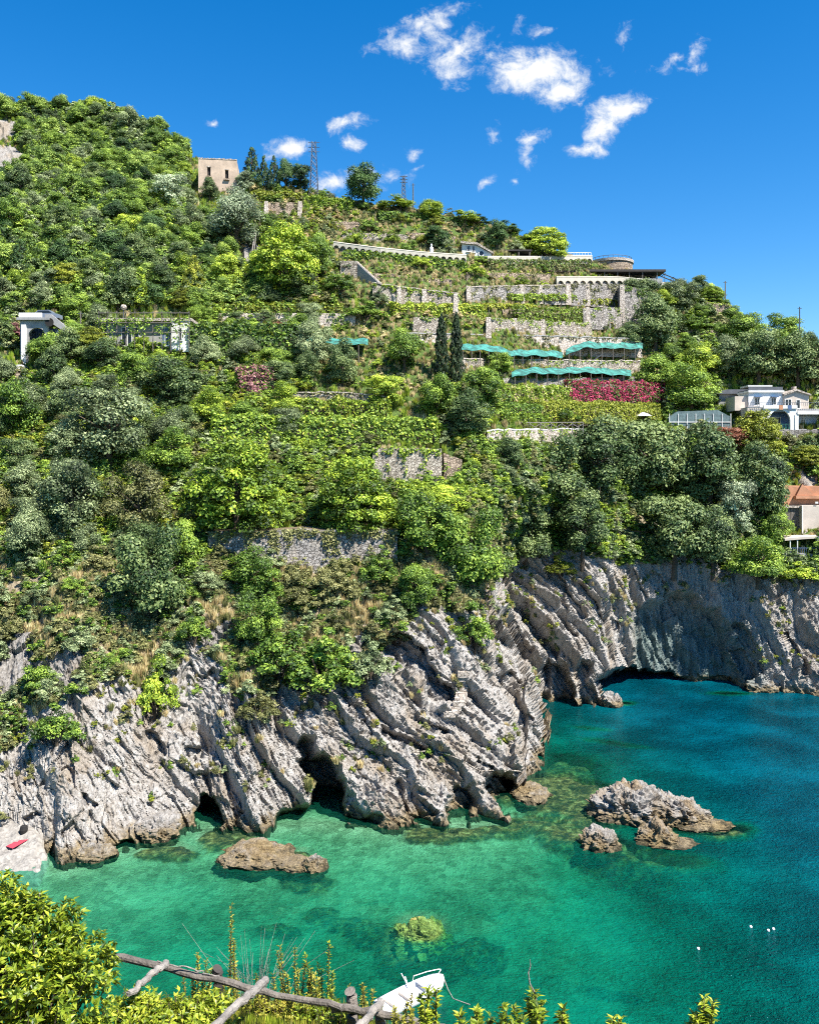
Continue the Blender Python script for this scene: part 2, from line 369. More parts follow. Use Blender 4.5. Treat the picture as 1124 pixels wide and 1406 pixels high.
# strata: overhanging sawtooth ledges, dipping down to the right on the headland
ang = np.radians(np.interp(px, [-300, 0, 200, 300, 420, 700, 760, 850, 900, 1124], [22, 22, 25, 18, 36, 42, 34, 20, 6, 14]))[None, :] + 0 * X
wob = fbm(X / 9, Y / 9, Z / 9, 3)
u = X * np.cos(ang) + Z * np.sin(ang) + .35 * Y + .6 * wob; v = -X * np.sin(ang) + Z * np.cos(ang)
def saw(p, sharp=.16):
    f = p - np.floor(p); return np.where(f < sharp, f / sharp, (1 - f) / (1 - sharp))
def cell_amp(p, v, s): return .55 + .6 * np.clip(perlin(np.floor(p) * 3.7 + .5, v / s, np.floor(p) * 1.3), -1, 1)
p1 = u / 5.0 + .5 * perlin(u / 11, v / 14, Y / 9) + .25 * perlin(X / 6, Z / 6, Y / 8); p2 = u / 1.9 + .7 * perlin(u / 4, v / 7, Y / 5 + 3) + .15 * perlin(u, v / 1.5, Y); p3 = u / .7 + 1.5 * perlin(u / 1.6, v / 2.2, Y / 3 + 8) + .4 * perlin(u / .6, v / .8, Y)
pres = smooth(-.25, .35, fbm(X / 5 + 9, Y / 5, Z / 5, 2))
cl = K < 2.7          # only the cliff and what is just above it needs the fine fracture faces
disp = (2.2 + 1.0 * smooth(540, 640, PX) * smooth(880, 820, PX)) * (1 - .5 * smooth(330, 230, PX)) * (saw(p1, .09) - .5) * cell_amp(p1, v, 8) * 1.35 + pres * (1 - .4 * smooth(330, 230, PX)) * .48 * (saw(p2, .12) - .5) * cell_amp(p2, v, 3) * 1.6 + .22 * (saw(p3, .2) - .5) * cell_amp(p3, v, 1.5) * 1.7
disp += .3 * fbm(X / 3.2, Y / 3.2, Z / 3.2, 4, .5)
uw, vw, yw = u + .12 * perlin(X / .8, Y / .8, Z / .8), v + .25 * perlin(X / 1.1 + 7, Y / 1.1, Z / 1.1), Y
fa = np.zeros_like(X); sel = cl
for su, sv, sy_, am, sd_ in ((2.4, 7.0, 3.5, 1.1, 3), (1.0, 3.4, 1.8, .62, 17), (.42, 1.5, .9, .34, 41), (.2, .55, .45, .16, 77)):
    fa[sel] += am * facets(uw[sel] / su, vw[sel] / sv, yw[sel] / sy_, sd_)
disp += fa
rockm = smooth(2.35, 1.95, K + .10 * perlin(X / 4, Y / 4, Z / 4)) * smooth(.0, .7, K)
wallm = np.exp(-(((PX - 930) / 85) ** 2 + ((PY - 890) / 55) ** 4))     # the streaked wall above the sea cave is smoother
disp *= (1 - .30 * smooth(300, 220, PX)) * (1 - .15 * smooth(300, 450, PX)); disp = disp * (1 - .35 * wallm) + wallm * (.35 * perlin(X / 1.0, Y / 3, Z / 7) + .18 * perlin(X / .4, Y / 2, Z / 3.5))
soft = .8 * fbm(X / 7, Y / 7, Z / 7, 4) + .25 * perlin(X / .9, Y / .9, Z / .9)
patch = smooth(.14, .5, fbm(X / 9 + 5, Y / 9, Z / 9, 3)) * smooth(3.4, 2.2, K) * (PX < 720)   # bare rock showing through the lower scrub
patch = np.maximum(patch, np.exp(-(((PX - 288) / 22) ** 2 + ((PY - 880) / 26) ** 2)) * 1.2)
patch = np.maximum(patch, 1.6 * np.exp(-(((PX - 8) / 30) ** 2 + ((PY - 222) / 20) ** 2)) + 1.6 * np.exp(-(((PX - 6) / 26) ** 2 + ((PY - 178) / 12) ** 2)))   # crags high on the hill
patch = np.maximum(patch, 1.3 * np.exp(-(((PX - 8) / 20) ** 2 + ((PY - 680) / 40) ** 2)) + 1.2 * np.exp(-(((PX - 345) / 26) ** 2 + ((PY - 352) / 20) ** 2)))
patch = np.maximum(patch, 1.3 * np.exp(-(((PX - 1108) / 14) ** 2 + ((PY - 655) / 20) ** 2)))
rock = np.clip(np.maximum(rockm, patch), 0, 1)
dsp = rock * disp + (1 - rock) * soft * smooth(.3, 1, K)
dsp *= 1 - .9 * smooth(7.2, 8, K)
X = X + .22 * dsp; Y = Y - .74 * dsp; Z = Z + .55 * dsp
TX, TY, TZ, TK, TPX, TPY, TROCK = X, Y, Z, K, PX, PY, rock

# rock material
def rock_mat(name, tint=.70, sea=True, ochre=.6):
    m, t, out = new_mat(name); q = NT(t)
    p = q.pos(); sp = q.n('ShaderNodeSeparateXYZ', {0: p})
    ps = q.mapping(p, (1.0, .6, .35), (0, math.radians(-38), 0))
    fine = q.noise(ps, 2.3, 8, .68); big = q.noise(ps, .32, 5, .6); spk = q.noise(p, 7, 5, .7)
    str1 = q.noise(q.mapping(p, (2.2, 1.0, .3), (0, math.radians(-38), 0)), 2.4, 6, .7, .6)
    tone = q.m('ADD', q.m('MULTIPLY', fine, .55), q.m('MULTIPLY', str1, .45))
    c = q.ramp(tone, [(.33, (.16 * tint, .14 * tint, .12 * tint)), (.42, (.42 * tint, .385 * tint, .345 * tint)), (.52, (.64 * tint, .60 * tint, .55 * tint)), (.66, (.80 * tint, .765 * tint, .715 * tint))])
    c = q.mix(q.m('MULTIPLY', q.sstep(big, .47, .66), .85 * ochre), c, (.29, .22, .14))
    c = q.mix(q.m('MULTIPLY', q.sstep(q.noise(ps, .8, 4, .6), .6, .72), .6), c, (.12, .115, .12))
    c = q.mix(q.m('MULTIPLY', q.sstep(spk, .6, .74), .4), c, (.12, .115, .11))
    if sea:      # mossy streaks with water-bounced teal light painted in on the grotto wall, ochre and dark algae at the tide line
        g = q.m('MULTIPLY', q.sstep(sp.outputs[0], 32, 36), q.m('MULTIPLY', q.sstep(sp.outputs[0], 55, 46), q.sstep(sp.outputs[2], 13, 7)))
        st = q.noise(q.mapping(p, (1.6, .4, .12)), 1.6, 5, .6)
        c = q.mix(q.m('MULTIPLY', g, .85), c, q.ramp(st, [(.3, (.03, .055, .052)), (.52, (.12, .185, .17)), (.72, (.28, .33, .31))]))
        zz = q.m('ADD', sp.outputs[2], q.m('MULTIPLY', q.noise(p, .9, 6, .7), -2.4))
        c = q.mix(q.m('MULTIPLY', q.sstep(zz, .15, -.75), .8), c, q.ramp(q.noise(p, 2.1, 5, .7), [(.35, (.07, .05, .022)), (.5, (.22, .155, .065)), (.68, (.40, .31, .16))]))
        c = q.mix(q.m('MULTIPLY', q.sstep(zz, -.85, -1.25), .9), c, (.045, .04, .022))
    hgt = q.m('ADD', q.m('MULTIPLY', str1, 1.5), q.m('ADD', q.m('MULTIPLY', fine, .9), q.m('ADD', q.m('MULTIPLY', spk, .35), q.m('MULTIPLY', q.noise(ps, 5.5, 6, .7), .6))))
    b = q.n('ShaderNodeBsdfPrincipled', {'Base Color': c, 'Roughness': .9, 'Normal': q.bump(hgt, .9, .32)})
    b.inputs['Specular IOR Level'].default_value = .25
    t.links.new(b.outputs[0], out.inputs[0]); MATS[name] = m
    return m, t, q, b, c, out
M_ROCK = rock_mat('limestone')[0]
# hillside: soil, straw and short green growth, rock where the crags are bare
m, t, q, b, rc, out = rock_mat('hillside_soil', .5, False)
p = q.pos()
g1 = q.noise(p, .55, 6, .65); g2 = q.noise(p, 2.6, 6, .7)
soil = q.ramp(g2, [(.3, (.16, .12, .07)), (.5, (.32, .26, .17)), (.7, (.44, .37, .27))])
green = q.ramp(g2, [(.3, (.035, .07, .015)), (.55, (.10, .16, .035)), (.75, (.22, .26, .06))])
ga = q.n('ShaderNodeAttribute', attribute_name='green').outputs['Fac']; ra = q.n('ShaderNodeAttribute', attribute_name='rock').outputs['Fac']
ground = q.mix(q.sstep(q.m('ADD', g1, q.m('SUBTRACT', ga, .5)), .4, .62), soil, green)
q.set(b.inputs['Base Color'], q.mix(q.sstep(ra, .35, .6), ground, rc))
M_HILL = m

idx = np.arange(NR * NC).reshape(NR, NC)
quads = np.stack([idx[:-1, :-1], idx[:-1, 1:], idx[1:, 1:], idx[1:, :-1]], -1)
rowcut = rows[0] + rows[1] + 12
V = np.stack([X, Y, Z], -1).reshape(-1, 3)
greenness = np.clip(smooth(2.6, 3.6, K) + .35 * (PX > 700) - .3 * patch - .35 * np.exp(-(((PX - 560) / 160) ** 2 + ((PY - 400) / 70) ** 2)), 0, 1)
def sub(r0, r1, name, mat):
    f = quads[r0:r1].reshape(-1, 4); base = r0 * NC
    me = mesh_np(name, V[base:(r1 + 1) * NC], f - base, mat)
    add_attr(me, 'rock', TROCK.reshape(-1)[base:(r1 + 1) * NC]); add_attr(me, 'green', greenness.reshape(-1)[base:(r1 + 1) * NC])
    return tag(link(name, me), kind='structure')
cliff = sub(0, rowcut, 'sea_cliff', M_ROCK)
hill = sub(rowcut, NR - 1, 'hillside', M_HILL)
tag(cliff, 'grey limestone sea cliff with slanting ledges and caves'); tag(hill, 'steep green and straw coloured hillside above the cliff')
bpy.context.view_layer.update()
_dgr = bpy.context.evaluated_depsgraph_get()
BV = [BVHTree.FromObject(cliff, _dgr), BVHTree.FromObject(hill, _dgr)]
def hit(px_, py_):
    """where the line of sight through a photo pixel meets the terrain"""
    o = Vector((0, 0, H)); dv = P(px_, py_, 1.0) - o; dv.normalize(); best = None
    for b_ in BV:
        h = b_.ray_cast(o, dv)
        if h[0] is not None and (best is None or h[3] < best[1]): best = (h[0], h[3])
    return best[0] if best else None
def ground_z(x, y):
    best = None
    for b_ in BV:
        h = b_.ray_cast(Vector((x, y, 400)), Vector((0, 0, -1)))
        if h[0] is not None and (best is None or h[0].z > best): best = h[0].z
    return best
def foot(px_, py_):
    for k in range(0, 160, 4):
        h = hit(px_, py_ + k)
        if h is not None: return h
    return P(px_, py_, 200)

# ------------------------------------------------------------------ sea and sea bed
sx = np.concatenate([[-4000, -1200, -400, -160, -110], np.arange(-80, 150.1, .55), [180, 260, 500, 1500, 4000]])
sy = np.concatenate([[-400, -60, 0], np.arange(16, 150.1, .55), [200]])
SX, SY = np.meshgrid(sx, sy)
shp = np.stack([(px - CX) / F * ds, ds], -1)[::4]
near = np.full(SX.shape, 1e9)
for a_, b_ in shp: near = np.minimum(near, np.hypot(SX - a_, SY - b_))
depth = .35 + .085 * near + .0055 * np.maximum(0, near - 8) ** 1.25
deepx = smooth(6, 44, SX + .18 * (SY - 80)); depth = depth + deepx * 9.0 + 2.2 * smooth(95, 125, SY) * smooth(10, 22, SX)
def wpt(px_, py_): d_ = F * H / (py_ - HOR); return (px_ - CX) / F * d_, d_
reef = np.zeros_like(SX)
def mound(x, y, rx, ry, top, rot=0.0, rim=1.0):
    global depth, reef
    cx_, cy_ = wpt(x, y); c_, s_ = math.cos(rot), math.sin(rot)
    a = (SX - cx_) * c_ + (SY - cy_) * s_; b = -(SX - cx_) * s_ + (SY - cy_) * c_
    r = np.hypot(a / rx, b / ry) + .22 * perlin(SX / 1.8, SY / 1.8, SX * 0 + top) + .12 * perlin(SX / .8, SY / .8, SX * 0 + 5)
    g = smooth(1.15, .45, r)
    depth = depth * (1 - g) + np.minimum(depth, top) * g; reef = np.maximum(reef, g)
for a in [(770, 1080, 9, 6, .5, -.5), (810, 1105, 9, 6, .55, -.4), (725, 1085, 4.5, 4.0, .3, 0), (780, 1050, 5, 5, 1.2, -.4), (985, 1138, 4, 2, .5, 0), (870, 1110, 7, 4.5, .5, -.3), (950, 1135, 5.5, 2.8, .55, -.3), (770, 1130, 7, 2.2, .8, -.25), (810, 1150, 6, 2.4, .5, -.35),
          (890, 1175, 7, 2.2, 1.3, -.35), (840, 1020, 5, 1.2, 1.8, -.5), (810, 1000, 3, 1.0, 1.6, -.4), (850, 965, 3, 1.6, .5, 0), (595, 1142, 3.2, 2.0, .5, 0), (640, 1140, 3, 1.5, .9, 0), (690, 1135, 3, 1.5, .7, 0),
          (370, 1175, 5, 2.6, .35, -.1), (310, 1145, 3, 2.5, .5, 0), (420, 1195, 3, 1.6, 1.6, 0), (652, 1270, 2.3, 1.5, 3.2, 0), (440, 1232, 1.6, 1.2, 3.2, 0), (490, 1245, 3.6, 1.2, 3.4, -.2), (540, 1262, 4, 1.2, 3.3, 0),
          (380, 1250, 2, 1.2, 3.3, 0), (340, 1300, 2.2, 1.2, 3.5, 0), (840, 1310, 2.5, 1.0, 5.5, 0), (1000, 952, 4, 1.6, .8, 0), (230, 1165, 3, 1.5, .6, 0)]: mound(*a)
depth = depth + reef * .55 * (.4 - ridged(SX / 1.6, SY / 1.1, SX * 0, 3, .6)) * .8
depth = depth + .25 * fbm(SX / 4, SY / 4, SX * 0, 3) * smooth(1, 3, depth)
inshore = (near > 200); depth = np.where(inshore, 16, depth); depth = np.clip(depth, .25, 17)
clear_ = depth.copy()      # thickness of water over the two boulders that nearly reach the surface
for bx0, by0, br0, bt0 in ((578, 1272, 2.35, .22), (655, 1272, 1.4, 1.5)):
    cx_, cy_ = wpt(bx0, by0); rr_ = np.hypot(SX - cx_, SY - cy_) + .25 * perlin(SX / .9, SY / .9, SX * 0 + 4); g_ = smooth(br0 * 1.1, br0 * .75, rr_); clear_ = clear_ * (1 - g_) + bt0 * g_
    reef = np.maximum(reef, smooth(br0 * 1.7, br0 * 1.1, np.hypot(SX - cx_, SY - cy_ + .6)) * .8)  # dark ring on the bed paints the boulders' halo of shadow
gi = np.arange(SX.size).reshape(SX.shape); gq = np.stack([gi[:-1, :-1], gi[:-1, 1:], gi[1:, 1:], gi[1:, :-1]], -1).reshape(-1, 4)
m, t, out = new_mat('sea_bed'); q = NT(t); p = q.pos()
rf = q.n('ShaderNodeAttribute', attribute_name='reef').outputs['Fac']
peb = q.n('ShaderNodeTexVoronoi', {'Vector': p, 'Scale': 1.5}).outputs['Color']
ps_ = q.n('ShaderNodeSeparateColor', {0: peb}).outputs[0]
sand = q.ramp(q.m('ADD', q.m('MULTIPLY', q.noise(p, .5, 5), .7), q.m('MULTIPLY', ps_, .3)), [(.3, (.20, .22, .14)), (.55, (.38, .40, .28)), (.75, (.52, .53, .40))])
reefc = q.ramp(q.noise(p, 1.5, 6, .7), [(.36, (.01, .014, .006)), (.47, (.06, .05, .016)), (.56, (.22, .15, .05)), (.7, (.50, .42, .2))])
b = q.n('ShaderNodeBsdfPrincipled', {'Base Color': q.mix(q.sstep(q.m('ADD', rf, q.m('MULTIPLY', q.noise(p, 1.2, 4), .5)), .4, .75), sand, reefc), 'Roughness': .9})
q.set(b.inputs['Normal'], q.bump(q.noise(p, 2.2, 5, .7), 1, .6))
t.links.new(b.outputs[0], out.inputs[0])
sb = mesh_np('sea_bed', np.stack([SX, SY, -depth - .04], -1).reshape(-1, 3), gq, m, True); add_attr(sb, 'reef', reef)
tag(link('sea_bed', sb), 'pale pebbly sea bed with dark weedy reefs', kind='structure')
# water: fresnel reflection over a body that grows opaque and bluer with depth
m, t, out = new_mat('sea_water'); q = NT(t); p = q.pos()
da = q.n('ShaderNodeAttribute', attribute_name='depth').outputs['Fac']
w1 = q.noise(q.mapping(p, (1, 1.4, 1)), 1.0, 4, .65, .8); w2 = q.noise(q.mapping(p, (1, 1.6, 1), (0, 0, .5)), 2.5, 4, .65, 1.0); w3 = q.noise(p, .12, 3)
hgt = q.m('ADD', q.m('MULTIPLY', w1, 1.0), q.m('MULTIPLY', w2, .8))
calm = q.n('ShaderNodeMapRange', {'Value': w3, 'From Min': .35, 'From Max': .65, 'To Min': .55, 'To Max': 1.0}).outputs[0]
nb = q.n('ShaderNodeBump', {'Distance': .09}); q.set(nb.inputs['Height'], hgt); q.set(nb.inputs['Strength'], calm)
dn = q.m('ADD', da, q.m('MULTIPLY', q.m('SUBTRACT', q.noise(p, .16, 4), .5), 2.2))
bodyc = q.ramp(q.m('DIVIDE', dn, 16.0), [(.0, (.02, .27, .15)), (.12, (.002, .215, .135)), (.26, (.0004, .155, .108)), (.42, (.0003, .122, .112)), (.66, (.0002, .104, .142)), (.95, (.0002, .09, .16))])
op = q.n('ShaderNodeMapRange', {'Value': da, 'From Min': .0, 'From Max': 7.0, 'To Min': .12, 'To Max': .97}, interpolation_type='SMOOTHERSTEP').outputs[0]
opx = q.m('SUBTRACT', 1.0, q.m('POWER', 2.718, q.m('MULTIPLY', da, -.30)))
nb2 = q.n('ShaderNodeBump', {'Distance': 5.0, 'Height': hgt}); q.set(nb2.inputs['Strength'], calm)
dif = q.n('ShaderNodeBsdfDiffuse', {'Color': bodyc, 'Normal': nb2.outputs[0]})
tr = q.n('ShaderNodeBsdfTransparent', {'Color': q.ramp(q.m('DIVIDE', da, 6.0), [(0, (.85, 1, .92)), (.1, (.5, .97, .8)), (.35, (.2, .92, .7)), (1, (.03, .66, .5))])})
body = q.n('ShaderNodeMixShader', {0: opx, 1: tr.outputs[0], 2: dif.outputs[0]})
gl = q.n('ShaderNodeBsdfGlossy', {'Color': (.25, .6, .8, 1), 'Roughness': .13, 'Normal': nb.outputs[0]})
fr = q.n('ShaderNodeFresnel', {'IOR': 1.33, 'Normal': nb.outputs[0]})
mx = q.n('ShaderNodeMixShader', {0: fr.outputs[0], 1: body.outputs[0], 2: gl.outputs[0]})
t.links.new(mx.outputs[0], out.inputs[0])
sw = mesh_np('sea', np.stack([SX, SY, SX * 0], -1).reshape(-1, 3), gq, m, True); add_attr(sw, 'depth', clear_)
tag(link('sea', sw), 'clear green to deep blue sea water in the cove', kind='structure')
# ------------------------------------------------------------------ foliage
LM = {
 'dark':   leaf_mat('foliage_dark', (0.0054, 0.0168, 0.0054), (0.0323, 0.0808, 0.0209), (0.1299, 0.2262, 0.0605)),
 'holm':   leaf_mat('foliage_holm_oak', (0.0108, 0.0252, 0.0084), (0.0646, 0.1187, 0.0342), (0.2576, 0.3248, 0.1120)),
 'mid':    leaf_mat('foliage_mid', (0.0144, 0.0360, 0.0060), (0.0988, 0.1862, 0.0238), (0.3550, 0.4894, 0.0661)),
 'bright': leaf_mat('foliage_bright', (0.0354, 0.0672, 0.0078), (0.2080, 0.3182, 0.0294), (0.6003, 0.7078, 0.0762)),
 'yellow': leaf_mat('foliage_yellow', (0.0360, 0.0510, 0.0048), (0.1995, 0.2422, 0.0209), (0.4704, 0.4928, 0.0560)),
 'pine':   leaf_mat('foliage_pine', (0.0240, 0.0504, 0.0060), (0.1605, 0.2641, 0.0228), (0.5118, 0.6250, 0.0571)),
 'olive':  leaf_mat('foliage_olive', (0.0300, 0.0468, 0.0186), (0.1605, 0.2118, 0.0893), (0.4670, 0.5421, 0.2677)),
 'silver': leaf_mat('foliage_silver', (0.0600, 0.0834, 0.0462), (0.2641, 0.3363, 0.1862), (0.6664, 0.7504, 0.4782)),
 'wood':   leaf_mat('foliage_wood', (0.0168, 0.0432, 0.0078), (0.1159, 0.2109, 0.0333), (0.4301, 0.5510, 0.1053), rand=.38),
 'cypress': leaf_mat('foliage_cypress', (.004, .012, .005), (.016, .036, .012), (.055, .09, .03)),
 'straw':  leaf_mat('foliage_straw', (0.256, 0.180, 0.077), (0.589, 0.444, 0.209), (0.800, 0.720, 0.396)),
 'scrub':  leaf_mat('foliage_scrub', (.035, .04, .014), (.15, .16, .05), (.34, .33, .13)),
 'magenta': leaf_mat('blossom_magenta', (.16, .012, .035), (.42, .03, .10), (.62, .10, .20)),
 'rose':   leaf_mat('blossom_rose', (.13, .05, .05), (.32, .13, .14), (.50, .28, .27)),
 'rust':   leaf_mat('blossom_rust', (.12, .04, .02), (.30, .11, .06), (.42, .22, .12)),
}
M_BARK = plain('bark', (.10, .075, .05), .95, .4, 3, .6)
def leaf_mesh(name, c, nrm, size, tint, asp=.6, mat=None, rng=RNG):
    n = len(c)
    nrm = nrm / np.maximum(np.linalg.norm(nrm, axis=1), 1e-6)[:, None]
    r = rng.normal(size=(n, 3)); a = np.cross(nrm, r); a /= np.maximum(np.linalg.norm(a, axis=1), 1e-6)[:, None]; b = np.cross(nrm, a)
    s = size[:, None]
    v = np.stack([c + a * s, c + b * s * asp + nrm * s * .12, c - a * s, c - b * s * asp + nrm * s * .12], 1).reshape(-1, 3)
    me = mesh_np(name, v, np.arange(4 * n).reshape(n, 4), mat); add_attr(me, 'tint', np.clip(tint, 0, 1), 'FACE'); return me
def clump_leaves(centres, radii, counts, rng, flat=.8, outw=.75, size=.03, tvar=.18):
    C, N, S, T = [], [], [], []
    for c, r, k in zip(centres, radii, counts):
        d = rng.normal(size=(k, 3)); d /= np.linalg.norm(d, axis=1)[:, None]
        d[:, 2] = np.where(d[:, 2] < -.35, -d[:, 2], d[:, 2])
        rr = r * np.where(rng.uniform(0, 1, k) < .13, rng.uniform(1.0, 1.35, k), rng.uniform(.5, 1.08, k) ** .7)
        C.append(c + d * rr[:, None] * [1, 1, flat]); nn = d * outw + rng.normal(size=(k, 3)) * .4 + [0, 0, .25]
        N.append(nn); S.append(size * rng.uniform(.6, 1.35, k)); base = rng.normal(.52, .19); T.append(np.clip(base + rng.normal(0, tvar, k), 0, 1))
    return np.concatenate(C), np.concatenate(N), np.concatenate(S), np.concatenate(T)
def crown_proto(kind, seed):
    """unit tree: 1 wide, 1 high, foot at the origin -> crown mesh, trunk mesh"""
    g = np.random.default_rng(seed); cs, rs, ks = [], [], []; size = .03; flat = .8
    if kind in ('broad', 'olive'):
        n = 42 if kind == 'broad' else 38
        lob = g.uniform(.62, 1.12, 8); size = .0185 if kind == 'broad' else .0165
        for i in range(n):
            th = g.uniform(0, 2 * np.pi); zz = 1 - g.uniform(0, 1) * 1.95; rr = math.sqrt(max(0, 1 - min(1, abs(zz)) ** 2.2)); q = g.uniform(.72, 1.0) * lob[int(th / (2 * np.pi) * 8) % 8]
            cs.append((.40 * rr * q * math.cos(th), .40 * rr * q * math.sin(th), max(.10, .50 + .42 * zz * q))); rs.append(g.uniform(.07, .20)); ks.append(int(300 * (rs[-1] / .14) ** 2))
        cs.append((0, 0, .5)); rs.append(.3); ks.append(420)
    elif kind == 'pine':                      # broad dome of stacked pads with upright tufts
        size = .018; flat = .8
        for lay, (z, R, m) in enumerate([(.14, .42, 12), (.30, .46, 14), (.45, .45, 15), (.60, .40, 13), (.75, .31, 10), (.88, .18, 6)]):
            for i in range(m):
                th = 2 * np.pi * (i + g.uniform(-.3, .3)) / m + lay; q = R * g.uniform(.72, 1.0)
                cs.append((q * math.cos(th), q * math.sin(th), z + g.uniform(-.04, .04))); rs.append(g.uniform(.085, .14)); ks.append(230)
        cs.append((0, 0, .55)); rs.append(.3); ks.append(600)
    elif kind == 'conifer':
        size = .022
        for lay in range(11):
            z = .16 + .8 * lay / 10; R = .44 * (1 - (lay / 10.6) ** 1.3) + .02; m = max(2, int(9 * R / .44))
            for i in range(m):
                th = 2 * np.pi * i / m + lay * 1.3 + g.uniform(-.3, .3); q = R * g.uniform(.65, 1)
                cs.append((q * math.cos(th), q * math.sin(th), z - .05 * q + g.uniform(-.02, .02))); rs.append(.07 + .1 * R); ks.append(95)
    elif kind == 'cypress':
        size = .03
        for lay in range(22):
            z = .05 + .93 * lay / 21; tq = lay / 21; R = .42 * min(1, .5 + 3 * tq) * (1 - tq) ** .6
            for i in range(5):
                th = 2 * np.pi * i / 5 + lay * .9; q = R * g.uniform(.5, .9)
                cs.append((q * math.cos(th), q * math.sin(th), z)); rs.append(.05 + .22 * R); ks.append(34)
        flat = .35
    elif kind == 'shrub':
        size = .05
        for i in range(20):
            th = g.uniform(0, 2 * np.pi); q = math.sqrt(g.uniform(0, 1)) * .38; top = .78 * (1 - (q / .5) ** 2) * g.uniform(.75, 1.1)
            cs.append((q * math.cos(th), q * math.sin(th), g.uniform(.35, 1) * top)); rs.append(g.uniform(.10, .19)); ks.append(62)
    elif kind == 'bush':
        size = .024
        for i in range(46):
            th = g.uniform(0, 2 * np.pi); q = math.sqrt(g.uniform(0, 1)) * .42; top = .84 * (1 - (q / .52) ** 2) * g.uniform(.75, 1.1)
            cs.append((q * math.cos(th), q * math.sin(th), max(.06, g.uniform(.45, 1) * top))); rs.append(g.uniform(.07, .15)); ks.append(120)
    elif kind == 'tuft':
        n = 60; th = g.uniform(0, 2 * np.pi, n); q = g.uniform(0, .25, n); lean = g.uniform(.1, .7, n); hgt = g.uniform(.45, 1, n)
        bx, by = q * np.cos(th), q * np.sin(th); t2 = th + g.normal(0, .6, n)
        tip = np.stack([bx + lean * .5 * np.cos(t2), by + lean * .5 * np.sin(t2), hgt], -1); b0 = np.stack([bx, by, bx * 0 - .1], -1)
        side = np.stack([-np.sin(t2), np.cos(t2), 0 * t2], -1) * .035; mid = (b0 + tip) * .5 + [0, 0, .08]
        v = np.stack([b0 - side * .6, b0 + side * .6, mid + side, tip, mid - side], 1).reshape(-1, 3)
        me = mesh_np('tuft', v, np.arange(5 * n).reshape(n, 5)); add_attr(me, 'tint', g.uniform(.1, .95, n), 'FACE'); me.materials.append(LM['straw']); return me, None
    c, nn, s, tt = clump_leaves([np.array(x) for x in cs], rs, ks, g, flat, 1.05, size)
    keep = c[:, 2] > .02; me = leaf_mesh(kind + '_crown', c[keep], nn[keep], s[keep], tt[keep], .62, LM['mid'], g)
    tb = MB(); random.seed(seed)
    if kind in ('shrub', 'bush'):
        for i in range(5):
            a = i * 1.3; tb.tube([(0, 0, -.15), (.1 * math.cos(a), .1 * math.sin(a), .2), (.24 * math.cos(a), .24 * math.sin(a), .5)], [.03, .022, .01], 5)
    else:
        hgt = .9 if kind in ('conifer', 'cypress') else .62
        tb.tube([(0, 0, -.12), (.012, .0, .12), (-.01, .012, hgt * .6), (.01, 0, hgt)], [.045, .034, .024, .008], 7)
        if kind not in ('cypress',):
            for i in range(7):
                a = i * 2.4; z0 = hgt * (.35 + .07 * i); tb.tube([(0, 0, z0), (.14 * math.cos(a), .14 * math.sin(a), z0 + .10), (.32 * math.cos(a), .32 * math.sin(a), z0 + .2)], [.018, .013, .005], 5)
    tm = bpy.data.meshes.new(kind + '_trunk'); tm.from_pydata(tb.v, [], tb.f); tm.update(); tm.materials.append(M_BARK)
    return me, tm
PROTO = {}
for kd, nv in (('broad', 5), ('olive', 3), ('pine', 3), ('conifer', 3), ('cypress', 2), ('shrub', 5), ('bush', 4), ('tuft', 3)):
    PROTO[kd] = [crown_proto(kd, 100 + 10 * i + len(kd)) for i in range(nv)]
_count = [0]
def plant(name, kind, pal, loc, w, h, label, cat, group=None, rz=None, parts=('crown', 'trunk'), tilt=0):
    _count[0] += 1; i = _count[0]
    kind = 'bush' if kind == 'shrub' else kind; cm, tm = PROTO[kind][i % len(PROTO[kind])]
    e = empty(name, loc, rz if rz is not None else (i * 2.399) % 6.283); e.scale = (w, w, h)
    if tilt: e.rotation_euler.x = tilt
    for nm, me, mt in ((parts[0], cm, LM[pal]), (parts[1], tm, M_BARK)):
        if me is None: continue
        o = link(nm, me, e); o.material_slots[0].link = 'OBJECT'; o.material_slots[0].material = mt
    return tag(e, label, cat, group)
NAMES = {'broad': ('broadleaf_tree', 'tree'), 'olive': ('olive_tree', 'tree'), 'pine': ('pine_tree', 'tree'), 'conifer': ('conifer_tree', 'tree'), 'cypress': ('cypress_tree', 'tree'), 'shrub': ('shrub', 'shrub')}
def tree(kind, pal, x, yb, w, h, label, group=None, push=0.0):
    f = foot(x, yb); s = f.y / F
    nm, ct = NAMES[kind]
    if push: f = Vector((f.x * (1 + push / f.y), f.y + push, f.z)); 
    return plant(nm, kind, pal, (f.x, f.y, f.z - .15), w * s, h * s, label, ct, group, parts=('foliage', 'stem') if kind == 'shrub' else ('crown', 'trunk'))
